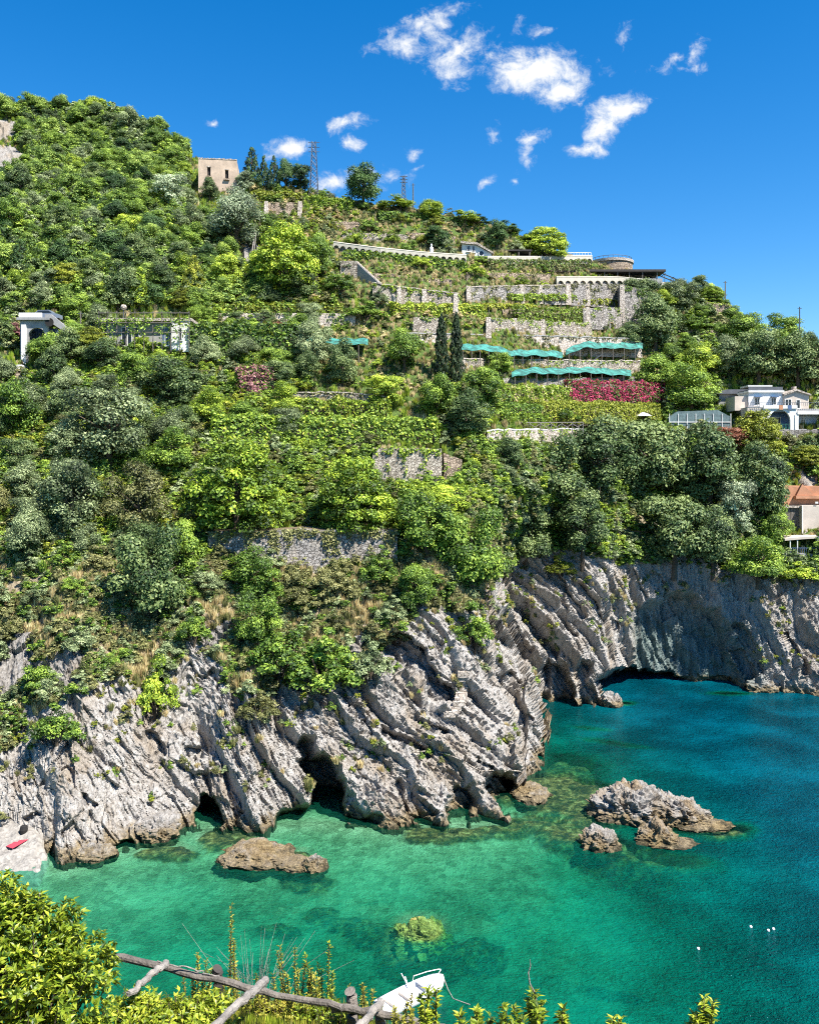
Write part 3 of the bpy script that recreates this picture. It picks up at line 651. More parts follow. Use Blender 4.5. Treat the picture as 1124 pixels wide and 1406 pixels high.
# instanced ground cover ("stuff")
def scatter(name, pts, rot, scl, pick, protos, label, cat):
    pc = bpy.data.collections.new(name + '_forms')
    for i, (me, mt) in enumerate(protos):
        o = bpy.data.objects.new('form_%03d' % i, me); pc.objects.link(o); o.material_slots[0].link = 'OBJECT'; o.material_slots[0].material = mt
    me = bpy.data.meshes.new(name); me.vertices.add(len(pts)); me.vertices.foreach_set('co', np.ascontiguousarray(pts, np.float32).ravel())
    for nm, val in (('rot', rot), ('scl', scl)):
        a = me.attributes.new(nm, 'FLOAT_VECTOR', 'POINT'); a.data.foreach_set('vector', np.ascontiguousarray(val, np.float32).ravel())
    a = me.attributes.new('pick', 'INT', 'POINT'); a.data.foreach_set('value', np.ascontiguousarray(pick, np.int32))
    g = bpy.data.node_groups.new(name, 'GeometryNodeTree'); g.interface.new_socket('Geometry', in_out='INPUT', socket_type='NodeSocketGeometry'); g.interface.new_socket('Geometry', in_out='OUTPUT', socket_type='NodeSocketGeometry')
    nn = g.nodes; gi_ = nn.new('NodeGroupInput'); go = nn.new('NodeGroupOutput'); ip = nn.new('GeometryNodeInstanceOnPoints'); ci = nn.new('GeometryNodeCollectionInfo')
    ci.inputs['Collection'].default_value = pc; ci.inputs['Separate Children'].default_value = True; ci.inputs['Reset Children'].default_value = True
    def na(nm, ty): a = nn.new('GeometryNodeInputNamedAttribute'); a.data_type = ty; a.inputs['Name'].default_value = nm; return a.outputs['Attribute']
    er = nn.new('FunctionNodeEulerToRotation'); L = g.links.new
    L(na('rot', 'FLOAT_VECTOR'), er.inputs[0]); L(gi_.outputs[0], ip.inputs['Points']); L(ci.outputs[0], ip.inputs['Instance']); ip.inputs['Pick Instance'].default_value = True
    L(na('pick', 'INT'), ip.inputs['Instance Index']); L(er.outputs[0], ip.inputs['Rotation']); L(na('scl', 'FLOAT_VECTOR'), ip.inputs['Scale']); L(ip.outputs[0], go.inputs[0])
    o = link(name, me); md = o.modifiers.new('scatter', 'NODES'); md.node_group = g
    return tag(o, label, cat, kind='stuff')
# terrain sample points, thinned to an even spacing
def samples(mask, spacing, seed, limit=10 ** 9):
    g = np.random.default_rng(seed); ii = np.nonzero(mask.reshape(-1))[0]; g.shuffle(ii); pts = V[ii]
    key = {}; out = []
    for i, p_ in zip(ii, pts):
        c = (int(p_[0] // spacing), int(p_[1] // spacing), int(p_[2] // spacing)); ok = True
        for a in (-1, 0, 1):
            for b_ in (-1, 0, 1):
                for e in (-1, 0, 1):
                    for o in key.get((c[0] + a, c[1] + b_, c[2] + e), ()):
                        if (o[0] - p_[0]) ** 2 + (o[1] - p_[1]) ** 2 + (o[2] - p_[2]) ** 2 < spacing * spacing: ok = False; break
                    if not ok: break
                if not ok: break
            if not ok: break
        if ok: key.setdefault(c, []).append(p_); out.append(i)
        if len(out) >= limit: break
    return np.array(out)
# ------------------------------------------------------------------ the green slopes
inF = (TPX > -60) & (TPX < 1190)
def box_clear(rects):
    k = np.ones(TPX.shape, bool)
    for x0, x1, y0, y1 in rects: k &= ~((TPX > x0) & (TPX < x1) & (TPY > y0) & (TPY < y1))
    return k
# places kept free for walls, houses and the trees named one by one
KEEP = box_clear([(255, 350, 205, 312), (20, 95, 425, 515), (-70, 40, 478, 520), (140, 270, 425, 480), (505, 650, 380, 432), (640, 870, 385, 440), (560, 890, 452, 525), (690, 915, 525, 585), (665, 800, 575, 618), (510, 630, 612, 668),
                  (285, 545, 722, 778), (985, 1130, 520, 608), (1068, 1130, 655, 765), (630, 735, 326, 354), (455, 815, 326, 362), (755, 935, 345, 400), (475, 545, 355, 420), (300, 490, 424, 446), (400, 600, 535, 612), (840, 865, 390, 460)])
def thin(mask, spacing, seed):
    g = np.random.default_rng(seed); ii = np.nonzero((mask & inF).reshape(-1))[0]; g.shuffle(ii)
    c = np.floor(V[ii] / spacing).astype(np.int64); h = c[:, 0] * 73856093 ^ c[:, 1] * 19349663 ^ c[:, 2] * 83492791
    _, f = np.unique(h, return_index=True); return ii[f]
def spaced(mask, spacing, seed):
    g = np.random.default_rng(seed); ii = thin(mask, spacing * .5, seed); g.shuffle(ii); out = []; pts = np.zeros((0, 3))
    for i in ii:
        if len(pts) == 0 or ((pts - V[i]) ** 2).sum(1).min() > spacing ** 2: out.append(i); pts = np.vstack([pts, V[i]])
    return np.array(out)
FPX, FPY, FK, FR = (a.reshape(-1) for a in (TPX, TPY, TK, TROCK))

# the wood on the hill: the nearest trees one by one, the far ones and the undergrowth as one mass
woodm = (TK > 5.9) & (TK < 7.25) & (TPX < 330 + 40 * smooth(300, 420, TPY)) & (TROCK < .32) & KEEP
wi = spaced(woodm, 3.7, 3); wi = wi[np.argsort(V[wi, 1])]
g = np.random.default_rng(5); far = []; AUTO = []
for n_, i in enumerate(wi):
    w = g.uniform(4.0, 6.6); h = w * g.uniform(.72, 1.05); pal = g.choice(['wood', 'wood', 'wood', 'wood', 'mid', 'mid', 'mid', 'bright', 'holm', 'holm', 'olive', 'dark'])
    if n_ < 285 and -30 < FPX[i] < 1150:
        AUTO.append((plant('broadleaf_tree', 'broad', pal, tuple(V[i] - [0, 0, .6]), w, h, 'tree', 'tree', 'trees of the wood on the hill'), pal, FPX[i], FPY[i] - h * .5 * F / V[i, 1], 'in the wood'))
    else: far.append((V[i] - [0, 0, .6], w, h, g.integers(0, 12)))
fp = np.array([a[0] for a in far])
ug = thin(woodm, 1.9, 8)
pts = np.concatenate([fp, V[ug] + [0, 0, .1]]); nf = len(fp)
sc = np.concatenate([np.array([(a[1], a[1], a[2]) for a in far]), np.repeat(g.uniform(2.0, 4.0, (len(ug), 1)), 3, 1)])
rt = np.zeros((len(pts), 3)); rt[:, 2] = g.uniform(0, 6.28, len(pts))
pk = np.concatenate([np.array([a[3] for a in far]), g.integers(12, 20, len(ug))])
bm = [PROTO['broad'][i % 5][0] for i in range(12)]; sm = [PROTO['shrub'][i % 5][0] for i in range(8)]
scatter('distant_wood', pts, rt, sc, pk, [(me, LM[p_]) for me, p_ in zip(bm, ['wood', 'wood', 'mid', 'wood', 'bright', 'holm', 'wood', 'mid', 'olive', 'wood', 'bright', 'mid'])] + [(me, LM[p_]) for me, p_ in zip(sm, ['wood', 'mid', 'wood', 'bright', 'holm', 'mid', 'wood', 'olive'])],
        'dense green wood and undergrowth over the upper hill', 'wood')

# scrub and grass between the trees
def cover(name, mask, spacing, seed, protos, smin, smax, label, cat, hz=1.0, sink=.15):
    g = np.random.default_rng(seed); ii = thin(mask, spacing, seed); n = len(ii)
    p_ = V[ii] + g.normal(0, spacing * .2, (n, 3)) * [1, 1, 0] - [0, 0, sink]; s_ = g.uniform(smin, smax, (n, 1)) * np.array([[1, 1, hz]]) * g.uniform(.8, 1.2, (n, 3))
    r_ = np.zeros((n, 3)); r_[:, 2] = g.uniform(0, 6.28, n); r_[:, 0] = g.normal(0, .12, n)
    return scatter(name, p_, r_, s_, g.integers(0, len(protos), n), protos, label, cat)
SH = [p_[0] for p_ in PROTO['shrub']]; TF = [p_[0] for p_ in PROTO['tuft']]
def pr(*pal): return [((TF if p_.startswith('t:') else SH)[i % 3], LM[p_.replace('t:', '')]) for i, p_ in enumerate(pal)]
terr = (TPX > 425) & (TPX < 910) & (TK > 4.75) & (TK < 7.25)
lowm = (TK > 2.02) & (TK < 3.15) & (TPX < 700)
midm = (TK >= 3.0) & (TK < 6.1) & (TPX < 700) & ~terr
rgt = (TPX >= 690) & (TK > 2.05) & (TK < 7.25) & ~terr
upm = (TPX >= 325) & (TPX < 460) & (TK > 5.9) & (TK < 7.25)
nz = fbm(TX / 6, TY / 6, TZ / 6, 3)
cover('dry_grass', lowm & (TROCK < .6) & (nz < .2), .55, 21, pr('t:straw', 't:straw', 't:scrub', 't:straw', 't:straw', 't:scrub'), .5, 1.2, 'straw coloured dry grass on the slope above the cliff', 'grass')
cover('low_scrub', lowm & (TROCK < .7) & (nz > -.42), 1.05, 22, pr('scrub', 'mid', 'olive', 'scrub', 'mid', 'scrub', 'olive', 'mid'), .9, 2.2, 'patchy olive and straw low scrub above the cliff', 'scrub', .75)
cover('slope_undergrowth', midm & KEEP, 1.05, 23, pr('mid', 'bright', 'scrub', 'mid', 'bright', 'olive', 'mid', 'yellow'), 1.3, 3.0, 'mixed green undergrowth between the trees of the slope', 'undergrowth', .8)
cover('terrace_grass', terr & (nz < .5), .8, 24, pr('t:straw', 't:straw', 't:scrub', 't:scrub', 't:bright', 't:straw'), .45, 1.0, 'green and straw grass on the terraces', 'grass')
cover('terrace_undergrowth', terr & KEEP & (nz > -.22), 1.5, 25, pr('scrub', 'olive', 'mid', 'straw', 'scrub', 'bright', 'straw'), .7, 1.7, 'low vines and weeds along the terraces', 'undergrowth', .7)
cover('cove_undergrowth', rgt & KEEP & (TROCK < .75), 1.5, 26, pr('holm', 'mid', 'mid', 'olive', 'bright', 'mid', 'scrub'), 1.5, 3.4, 'dark green undergrowth on the slope above the cove', 'undergrowth', .8)
cover('bank_undergrowth', upm & KEEP & (TROCK < .6), 1.3, 27, pr('mid', 'yellow', 'olive', 'scrub', 'bright', 'straw'), 1.0, 2.4, 'yellow green undergrowth below the ruined house', 'undergrowth', .8)
cover('meadow_grass', (TK > 2.9) & (TK < 7.2) & ~woodm & ~terr & (TROCK < .6), .95, 29, pr('t:bright', 't:scrub', 't:straw', 't:yellow', 't:mid', 't:bright'), .6, 1.3, 'mixed green and straw grass between shrubs on the slope', 'grass')
crack = (TK > 1.25) & (TK < 2.15) & (fbm(TX / 3.1, TY / 3.1, TZ / 3.1, 3) > .46 - .22 * smooth(1.5, 2.05, TK))
cover('crevice_plants', crack & (dd.reshape(TK.shape) < .5), 1.2, 28, pr('scrub', 't:straw', 'mid', 't:scrub', 'yellow', 'olive'), .45, 1.15, 'tufts of grass and weeds rooted in the cliff ledges', 'plants', .8)

# shrubs and small trees that can be told apart only by their slope
def bushes(mask, spacing, seed, kinds, smin, smax, label, group, hr=(.7, 1.0)):
    g = np.random.default_rng(seed)
    for i in spaced(mask, spacing, seed):
        kd, pal = kinds[g.integers(0, len(kinds))]; w = g.uniform(smin, smax); nm, ct = NAMES[kd]
        h = w * g.uniform(*hr); AUTO.append((plant(nm, kd, pal, tuple(V[i] - [0, 0, .25]), w, h, 'tree', ct, group, parts=('foliage', 'stem') if kd == 'shrub' else ('crown', 'trunk')), pal, FPX[i], FPY[i] - h * .5 * F / V[i, 1], label))
bushes((midm & KEEP & (TPX < 280) & (TPX > -20) & (TK < 4.2)), 4.6, 31, [('olive', 'olive'), ('broad', 'mid'), ('olive', 'scrub'), ('olive', 'holm')], 4.0, 6.5, 'in the thicket', 'thicket trees on the left slope')
bushes((midm & KEEP & (TPX < 430) & (TPX > -20) & (TK >= 4.2)), 4.4, 32, [('broad', 'mid'), ('broad', 'holm'), ('olive', 'olive'), ('broad', 'bright')], 3.6, 6.0, 'in the garden thicket', 'garden thicket trees')
bushes((midm & KEEP & (TPX >= 430) & (TPX < 600) & (TK >= 4.7)), 4.2, 33, [('broad', 'mid'), ('broad', 'bright'), ('olive', 'olive')], 3.4, 5.2, 'by the vines', 'trees between vines and cypresses')
bushes((midm & KEEP & (TPX >= 280) & (TPX < 700) & (TK < 4.4)), 3.6, 34, [('shrub', 'bright'), ('shrub', 'olive'), ('shrub', 'scrub'), ('shrub', 'mid')], 2.2, 3.8, 'by the walls', 'shrubs round the domed pines')
bushes((lowm & (TROCK < .45) & (TPX > -20) & (TPX < 660) & (nz > -.25)), 3.3, 35, [('shrub', 'scrub'), ('shrub', 'olive'), ('shrub', 'mid'), ('shrub', 'olive')], 2.0, 4.2, 'on the dry slope', 'shrubs on the dry slope')
bushes((rgt & KEEP & (TPX > 870) & (TPX < 1150) & (TK > 5.0) & (TPY < 560)), 4.6, 36, [('broad', 'holm'), ('broad', 'mid'), ('broad', 'mid'), ('broad', 'bright')], 3.6, 5.6, 'over the cove', 'trees above the villa')
bushes((terr & (TPX < 760) & (TK > 6.25)), 6.6, 37, [('shrub', 'bright'), ('shrub', 'mid'), ('shrub', 'olive'), ('shrub', 'yellow')], 2.6, 4.6, 'on the upper terraces', 'shrubs on the upper terraces')

TREES = [
 # ridge
 ('conifer', 'dark', 346, 256, 30, 54, 'dark pine closest to the ruined house on the ridge'), ('conifer', 'dark', 362, 254, 20, 48, 'slender dark conifer second from the ruined house'), ('conifer', 'dark', 376, 256, 22, 50, 'pointed dark conifer in the middle of the ridge row'),
 ('broad', 'dark', 392, 258, 30, 42, 'dark rounded tree in the ridge row near the pylon'), ('broad', 'dark', 412, 262, 34, 40, 'dark rounded tree beside the tallest pylon'),
 ('broad', 'dark', 498, 273, 60, 56, 'single dark round tree standing on the skyline between two pylons'),
 ('olive', 'silver', 338, 262, 34, 28, 'silvery shrubby tree against the right wall of the ruined house'), ('broad', 'holm', 288, 276, 28, 34, 'small dark tree in front of the ruined house wall'),
 ('olive', 'silver', 325, 348, 84, 86, 'large silver green tree below the ruined house'), ('olive', 'silver', 232, 292, 66, 56, 'pale silver green tree left of the ruined house'), ('olive', 'olive', 262, 330, 50, 48, 'grey green tree below the pale tree by the ruin'),
 ('pine', 'pine', 392, 402, 92, 96, 'big yellow green tree left of the sloping ramp wall'), ('broad', 'mid', 368, 340, 44, 50, 'green tree between the big silver tree and the terraces'), ('broad', 'mid', 435, 385, 50, 62, 'green tree just left of the ramp wall top'),
 ('broad', 'bright', 312, 402, 54, 56, 'light green rounded tree below the bare crag'), ('conifer', 'yellow', 266, 408, 40, 58, 'yellowish conifer above the trellised house'), ('pine', 'yellow', 252, 424, 40, 30, 'low yellow green dome over the trellised house'),
 ('pine', 'yellow', 92, 396, 50, 36, 'yellow domed tree standing out of the wood above the arched house'), ('conifer', 'holm', 162, 426, 52, 70, 'dark conifer behind the globe lamp'), ('conifer', 'pine', 192, 424, 42, 56, 'olive green conifer right of the globe lamp'), ('conifer', 'dark', 28, 372, 36, 44, 'dark pointed conifer in the wood near the frame edge'),
 ('shrub', 'mid', 466, 404, 56, 38, 'rounded green bush at the foot of the ramp wall'), ('shrub', 'olive', 520, 418, 30, 26, 'small grey bush under the lower end of the ramp'), ('shrub', 'mid', 500, 440, 64, 34, 'round bush above the teal net on the left terraces'),
 ('broad', 'dark', 602, 344, 44, 36, 'dark round tree left of the little white house'), ('broad', 'dark', 682, 342, 42, 40, 'dark round tree behind the brown pergola by the white house'), ('broad', 'bright', 592, 302, 40, 30, 'bright green tree on the skyline right of the second pylon'),
 ('shrub', 'dark', 655, 308, 40, 16, 'low dark flat-topped bush on the skyline'), ('shrub', 'dark', 692, 316, 46, 20, 'dark bush at the skyline right of the flat-topped one'), ('pine', 'bright', 748, 356, 66, 44, 'bright green tree at the end of the ridge above the rotunda'), ('shrub', 'bright', 718, 346, 40, 28, 'bright green bush beside the brown pergola'),
 ('shrub', 'dark', 728, 336, 50, 18, 'dark shrub just below the small third pylon'), ('shrub', 'bright', 545, 290, 60, 24, 'bright bush at the foot of the second pylon'), ('shrub', 'bright', 635, 308, 50, 24, 'bright bush between skyline trees'),
 # right of the terraces
 ('broad', 'holm', 880, 428, 54, 52, 'dark tree growing against the tall pier below the long canopy'), ('broad', 'holm', 900, 486, 76, 84, 'tall dark tree right of the upper net'), ('broad', 'holm', 862, 480, 50, 40, 'dark green mound over the end of the upper net'),
 ('olive', 'olive', 930, 426, 56, 44, 'grey olive bush below the curving pergola'), ('pine', 'pine', 975, 412, 38, 24, 'flat dark pine on the skyline below the pergola'), ('shrub', 'mid', 945, 455, 64, 26, 'wide hedge-like bush on the right-hand slope'),
 ('broad', 'mid', 905, 545, 72, 60, 'dark leafy tree right of the magenta blossom'), ('broad', 'bright', 955, 525, 60, 56, 'bright green tree in the middle of the right-hand slope'), ('broad', 'mid', 948, 568, 84, 66, 'broad green tree left of the grey shed'),
 ('olive', 'olive', 1000, 520, 56, 60, 'pale green tree above the grey shed'), ('broad', 'holm', 1040, 528, 84, 84, 'tall dark tree behind the white villa roof'), ('broad', 'holm', 1095, 532, 76, 78, 'dark tree at the edge of the frame behind the villa'), ('broad', 'mid', 1020, 480, 60, 50, 'green tree on the skyline at the right-hand shoulder'),
 ('broad', 'mid', 1075, 478, 60, 48, 'green skyline tree near the tall thin pole'), ('olive', 'scrub', 1118, 530, 30, 60, 'pale dry tree at the edge above the villa'),
 ('pine', 'yellow', 1038, 628, 66, 66, 'yellow green tree in front of the white villa'), ('pine', 'yellow', 1108, 640, 44, 30, 'yellow green bush under the villa base wall'), ('olive', 'rust', 1000, 622, 70, 40, 'rusty pink flowering bush left of the villa'),
 # cypresses and neighbours
 ('cypress', 'cypress', 606, 526, 32, 96, 'left one of the two tall dark cypresses'), ('cypress', 'cypress', 626, 532, 30, 104, 'right one of the two tall dark cypresses'),
 ('broad', 'mid', 662, 564, 60, 66, 'round green tree just right of the cypress pair'), ('broad', 'holm', 640, 600, 72, 66, 'dark green tree below the cypress pair'), ('broad', 'mid', 600, 575, 60, 60, 'green tree at the foot of the cypress pair'), ('broad', 'mid', 685, 515, 44, 34, 'small green tree in front of the upper teal net'),
 ('broad', 'mid', 555, 510, 60, 56, 'green tree left of the cypresses under the bastion wall'), ('broad', 'bright', 525, 560, 64, 50, 'light green tree at the right end of the vine terrace'), ('broad', 'holm', 470, 530, 52, 66, 'dark tree above the vine terrace'), ('olive', 'olive', 430, 505, 56, 70, 'grey tree above the vine terrace beside the rose blossom'),
 # left slope
 ('broad', 'mid', 22, 602, 76, 84, 'green tree at the left edge below the white terrace'), ('olive', 'olive', 150, 646, 136, 128, 'very large grey olive tree in the middle of the left slope'), ('broad', 'holm', 88, 588, 56, 58, 'dark tree with yellow top beside the bare earth patch'), ('olive', 'olive', 232, 628, 58, 62, 'grey green tree right of the very large olive'),
 ('broad', 'holm', 240, 560, 90, 70, 'dark leafy tree below the trellised house'), ('pine', 'yellow', 126, 492, 52, 44, 'yellow bush next to the arched house'), ('broad', 'mid', 66, 505, 64, 46, 'green bush tree in front of the arched house'), ('olive', 'olive', 100, 735, 104, 116, 'grey green tree low on the left slope'), ('olive', 'scrub', 190, 745, 96, 110, 'pale olive tree left of the first domed pine'),
 ('olive', 'olive', 40, 778, 66, 84, 'olive tree at the left edge above the dry grass'), ('broad', 'holm', 205, 860, 110, 140, 'dark green tree hanging over the gully'), ('broad', 'mid', 245, 800, 70, 80, 'green tree above the gully beside the long wall'),
 # the two domed pines and the thicket by the walls
 ('pine', 'pine', 325, 738, 132, 136, 'big bright domed pine above the long shaded wall'), ('pine', 'pine', 488, 738, 108, 112, 'smaller domed pine over the right end of the long wall'),
 ('broad', 'mid', 585, 770, 92, 96, 'green tree right of the long wall'), ('broad', 'mid', 648, 815, 104, 120, 'leafy green tree at the top of the slanting rocks'), ('broad', 'bright', 600, 715, 80, 46, 'bright green tree below the weathered bastion'), ('broad', 'mid', 572, 838, 60, 70, 'green tree at the head of the rock stair slope'),
 ('broad', 'holm', 700, 650, 50, 50, 'dark green tree below the cross-railed wall'), ('olive', 'olive', 700, 735, 80, 90, 'pale green tree at the edge of the holm oaks'), 
 # holm oaks over the cove
 ('broad', 'holm', 752, 700, 104, 104, 'holm oak at the left end of the dark grove'), ('broad', 'holm', 820, 690, 112, 110, 'holm oak second from the left along the grove top'), ('broad', 'holm', 895, 690, 124, 124, 'largest holm oak in the middle of the grove'), ('broad', 'holm', 975, 700, 112, 118, 'holm oak right of the largest one'), ('broad', 'holm', 1045, 720, 88, 112, 'holm oak at the right end of the grove'),
 ('broad', 'holm', 722, 780, 80, 92, 'lower holm oak nearest the slanting rocks'), ('broad', 'holm', 800, 772, 84, 92, 'lower holm oak above the second rock spur'), ('broad', 'holm', 925, 782, 100, 112, 'lower holm oak over the sea cave'), ('olive', 'silver', 1010, 735, 66, 84, 'silvery oak clump near the plank wall'), ('broad', 'holm', 978, 785, 76, 90, 'lower dark oak left of the silvery clump'),
 ('broad', 'mid', 1040, 800, 84, 66, 'green bush over the cliff edge by the cafe terrace'), ('shrub', 'yellow', 1045, 795, 46, 36, 'yellow bush on the cliff edge below the plank wall'), ('shrub', 'bright', 1100, 800, 60, 34, 'bright green bush under the blue railing'), ('shrub', 'yellow', 770, 790, 44, 36, 'yellow bush at the top of the second rock spur'), ('broad', 'mid', 1065, 755, 44, 60, 'leafy tree against the plank wall'),
 # on the cliff
 ('shrub', 'mid', 385, 930, 96, 86, 'dark olive bush at the left of the three above the main cave'), ('shrub', 'mid', 445, 948, 112, 100, 'biggest bush overhanging the main cave cliff'), ('shrub', 'olive', 505, 932, 66, 66, 'olive bush on the lip of the shaded overhang'), ('shrub', 'mid', 650, 892, 64, 76, 'green bush beside the top of the rock stair'),
 ('shrub', 'mid', 52, 952, 60, 56, 'lone round green bush on the straw slope at the left'), ('shrub', 'mid', 78, 1022, 76, 66, 'dark green bush at the top of the left cliff'), ('shrub', 'scrub', 120, 932, 40, 36, 'small olive bush on the bare left slope'), ('shrub', 'bright', 215, 985, 60, 96, 'bright green bush spilling down the gully'), ('broad', 'mid', 345, 820, 76, 70, 'green bushy tree under the long wall'),
 ('shrub', 'scrub', 355, 985, 60, 44, 'olive bush at the head of the pale rock slab'), ('broad', 'mid', 355, 890, 70, 80, 'green tree on the slope between wall and cave'), ('shrub', 'scrub', 545, 885, 60, 50, 'straw green bush on the rock shoulder'), ('shrub', 'olive', 280, 815, 50, 44, 'olive bush above the white rock patch'), ('shrub', 'mid', 265, 885, 50, 60, 'green bush beside the white rock patch'),
 ('shrub', 'bright', 330, 800, 56, 46, 'bright bush in front of the left end of the long wall'), ('shrub', 'olive', 372, 782, 44, 34, 'grey bush at the middle of the long wall foot'), ('shrub', 'scrub', 455, 812, 60, 48, 'straw green bush under the shaded part of the long wall'), ('shrub', 'mid', 520, 800, 56, 60, 'green bush at the right end of the long wall foot'), ('shrub', 'scrub', 410, 830, 60, 44, 'straw green bush on the slope below the long wall'),
 ('shrub', 'rose', 22, 466, 40, 26, 'dull pink bush beside the arched house'), ('shrub', 'mid', 330, 470, 70, 40, 'green bush under the pale wall strip'), ('shrub', 'mid', 770, 582, 60, 34, 'dark clipped bush left of the yellow hedge'), ('shrub', 'magenta', 1004, 432, 16, 18, 'purple blossom bush on the stone shoulder'),
]
for a in TREES: tree(*a)

# label the repeats by look, landmark and order
MARKS = [('the arched house', 57, 465), ('the trellised house', 205, 455), ('the ruined house', 299, 242), ('the hill crags', 12, 195), ('the globe lamp', 175, 390), ('the big silver tree', 325, 305), ('the hilltop', 120, 140), ('the yellow domed tree', 92, 380), ('the largest olive', 150, 585),
         ('the vine terrace', 430, 575), ('the cypress pair', 616, 480), ('the big pine', 325, 670), ('the smaller pine', 487, 680), ('the long wall', 415, 750), ('the weathered bastion', 560, 640), ('the main cave', 445, 1080), ('the gully', 210, 960), ('the rock stair', 632, 950), ('the rose blossom', 352, 520),
         ('the white villa', 1070, 565), ('the round tower', 845, 360), ('the yellow hedge', 825, 568), ('the white cottage', 653, 342), ('the middle pylon', 554, 260), ('the tallest pylon', 431, 225), ('the ramp wall', 512, 388), ('the slope edge oak', 722, 740), ('the lone bush', 52, 930), ('the dark tall tree', 900, 440)]
LOOK = {'wood': 'leafy green', 'mid': 'mid green', 'bright': 'bright green', 'holm': 'dark green', 'olive': 'grey green', 'scrub': 'straw green', 'yellow': 'yellow green', 'dark': 'very dark'}
ORD = ['', 'second', 'third', 'fourth', 'fifth', 'sixth', 'seventh', 'eighth', 'ninth', 'tenth', 'eleventh', 'twelfth', 'thirteenth', 'fourteenth', 'fifteenth']
sets = {}
for o, pal, x, y, where in AUTO:
    mk = min(MARKS, key=lambda m_: (m_[1] - x) ** 2 + (m_[2] - y) ** 2); dx, dy = x - mk[1], y - mk[2]
    rel = ('right of' if dx > 0 else 'left of') if abs(dx) > abs(dy) else ('below' if dy > 0 else 'above')
    sets.setdefault((LOOK[pal], o['category'], where, rel, mk[0]), []).append((y, x, o))
for (lk, ct, where, rel, mk), items in sets.items():
    items.sort(key=lambda a: a[0])
    for i, (y, x, o) in enumerate(items):
        if len(items) == 1: tail = ''
        elif i == 0: tail = ', topmost'
        elif i == len(items) - 1: tail = ', lowest'
        else: tail = ', %s from top' % ORD[min(i, 14)]
        o['label'] = '%s %s %s %s %s%s' % (lk, ct, where, rel, mk, tail)
# ------------------------------------------------------------------ walls, houses, pergolas
M_STONE = stone_mat('dry_stone', (0.271, 0.234, 0.189), (0.451, 0.406, 0.343), (0.109, 0.085, 0.063))
M_STONE2 = stone_mat('grey_stone', (0.199, 0.185, 0.172), (0.379, 0.353, 0.325), (0.082, 0.072, 0.063), 1.5)
M_STONE3 = stone_mat('brown_stone', (0.253, 0.189, 0.135), (0.406, 0.325, 0.244), (0.109, 0.077, 0.054), 1.6)
M_PALE = stone_mat('pale_rendered_stone', (0.415, 0.361, 0.307), (0.542, 0.478, 0.415), (0.271, 0.226, 0.181), 1.2, (0.271, 0.207, 0.154))
M_WHITE = plain('white_paint', (.74, .73, .70), .6, .18, .6, .15)
M_CREAM = plain('cream_render', (0.518, 0.444, 0.370), .7, .14, .5, .15)
M_TERRA = plain('terracotta_render', (.46, .22, .12), .8, .25, .6, .2)
M_OCHRE = plain('ruin_render', (0.505, 0.388, 0.289), .9, .3, .5, .4)
M_CONC = plain('grey_concrete', (0.311, 0.303, 0.296), .85, .25, .7, .3)
M_SLATE = plain('slate_roof', (0.089, 0.096, 0.111), .7, .3, .8, .2)
M_DARKW = plain('dark_timber', (0.041, 0.033, 0.028), .8, .35, 3, .3)
M_GREYW = plain('weathered_timber', (.15, .13, .11), .85, .5, 4, .5)
M_PALEW = plain('bleached_log', (.26, .235, .21), .85, .45, 5, .6)
M_IRON = plain('grey_iron', (0.118, 0.126, 0.141), .5, .2, 3, 0, .5)
M_GLASS = plain('window_glass', (.015, .018, .024), .12, .2, 1)
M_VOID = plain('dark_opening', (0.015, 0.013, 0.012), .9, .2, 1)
M_BLUE = plain('blue_paint', (0.074, 0.126, 0.237), .6, .2, 1)
M_TEAL = plain('teal_net', (.035, .20, .165), .8, .75, 1.1, .8)
M_NETG = plain('grey_green_net', (0.118, 0.178, 0.185), .7, .4, 1.6, .8)
M_SOIL = plain('bed_soil', (0.148, 0.111, 0.067), .95, .4, 2, .5)
M_RED = plain('red_cloth', (0.407, 0.037, 0.059), .8, .1, 2)
M_PARASOL = plain('white_canvas', (0.592, 0.577, 0.548), .8, .08, 2)
M_TILEP = plain('pinkish_render', (0.444, 0.311, 0.252), .8, .3, .5, .2)

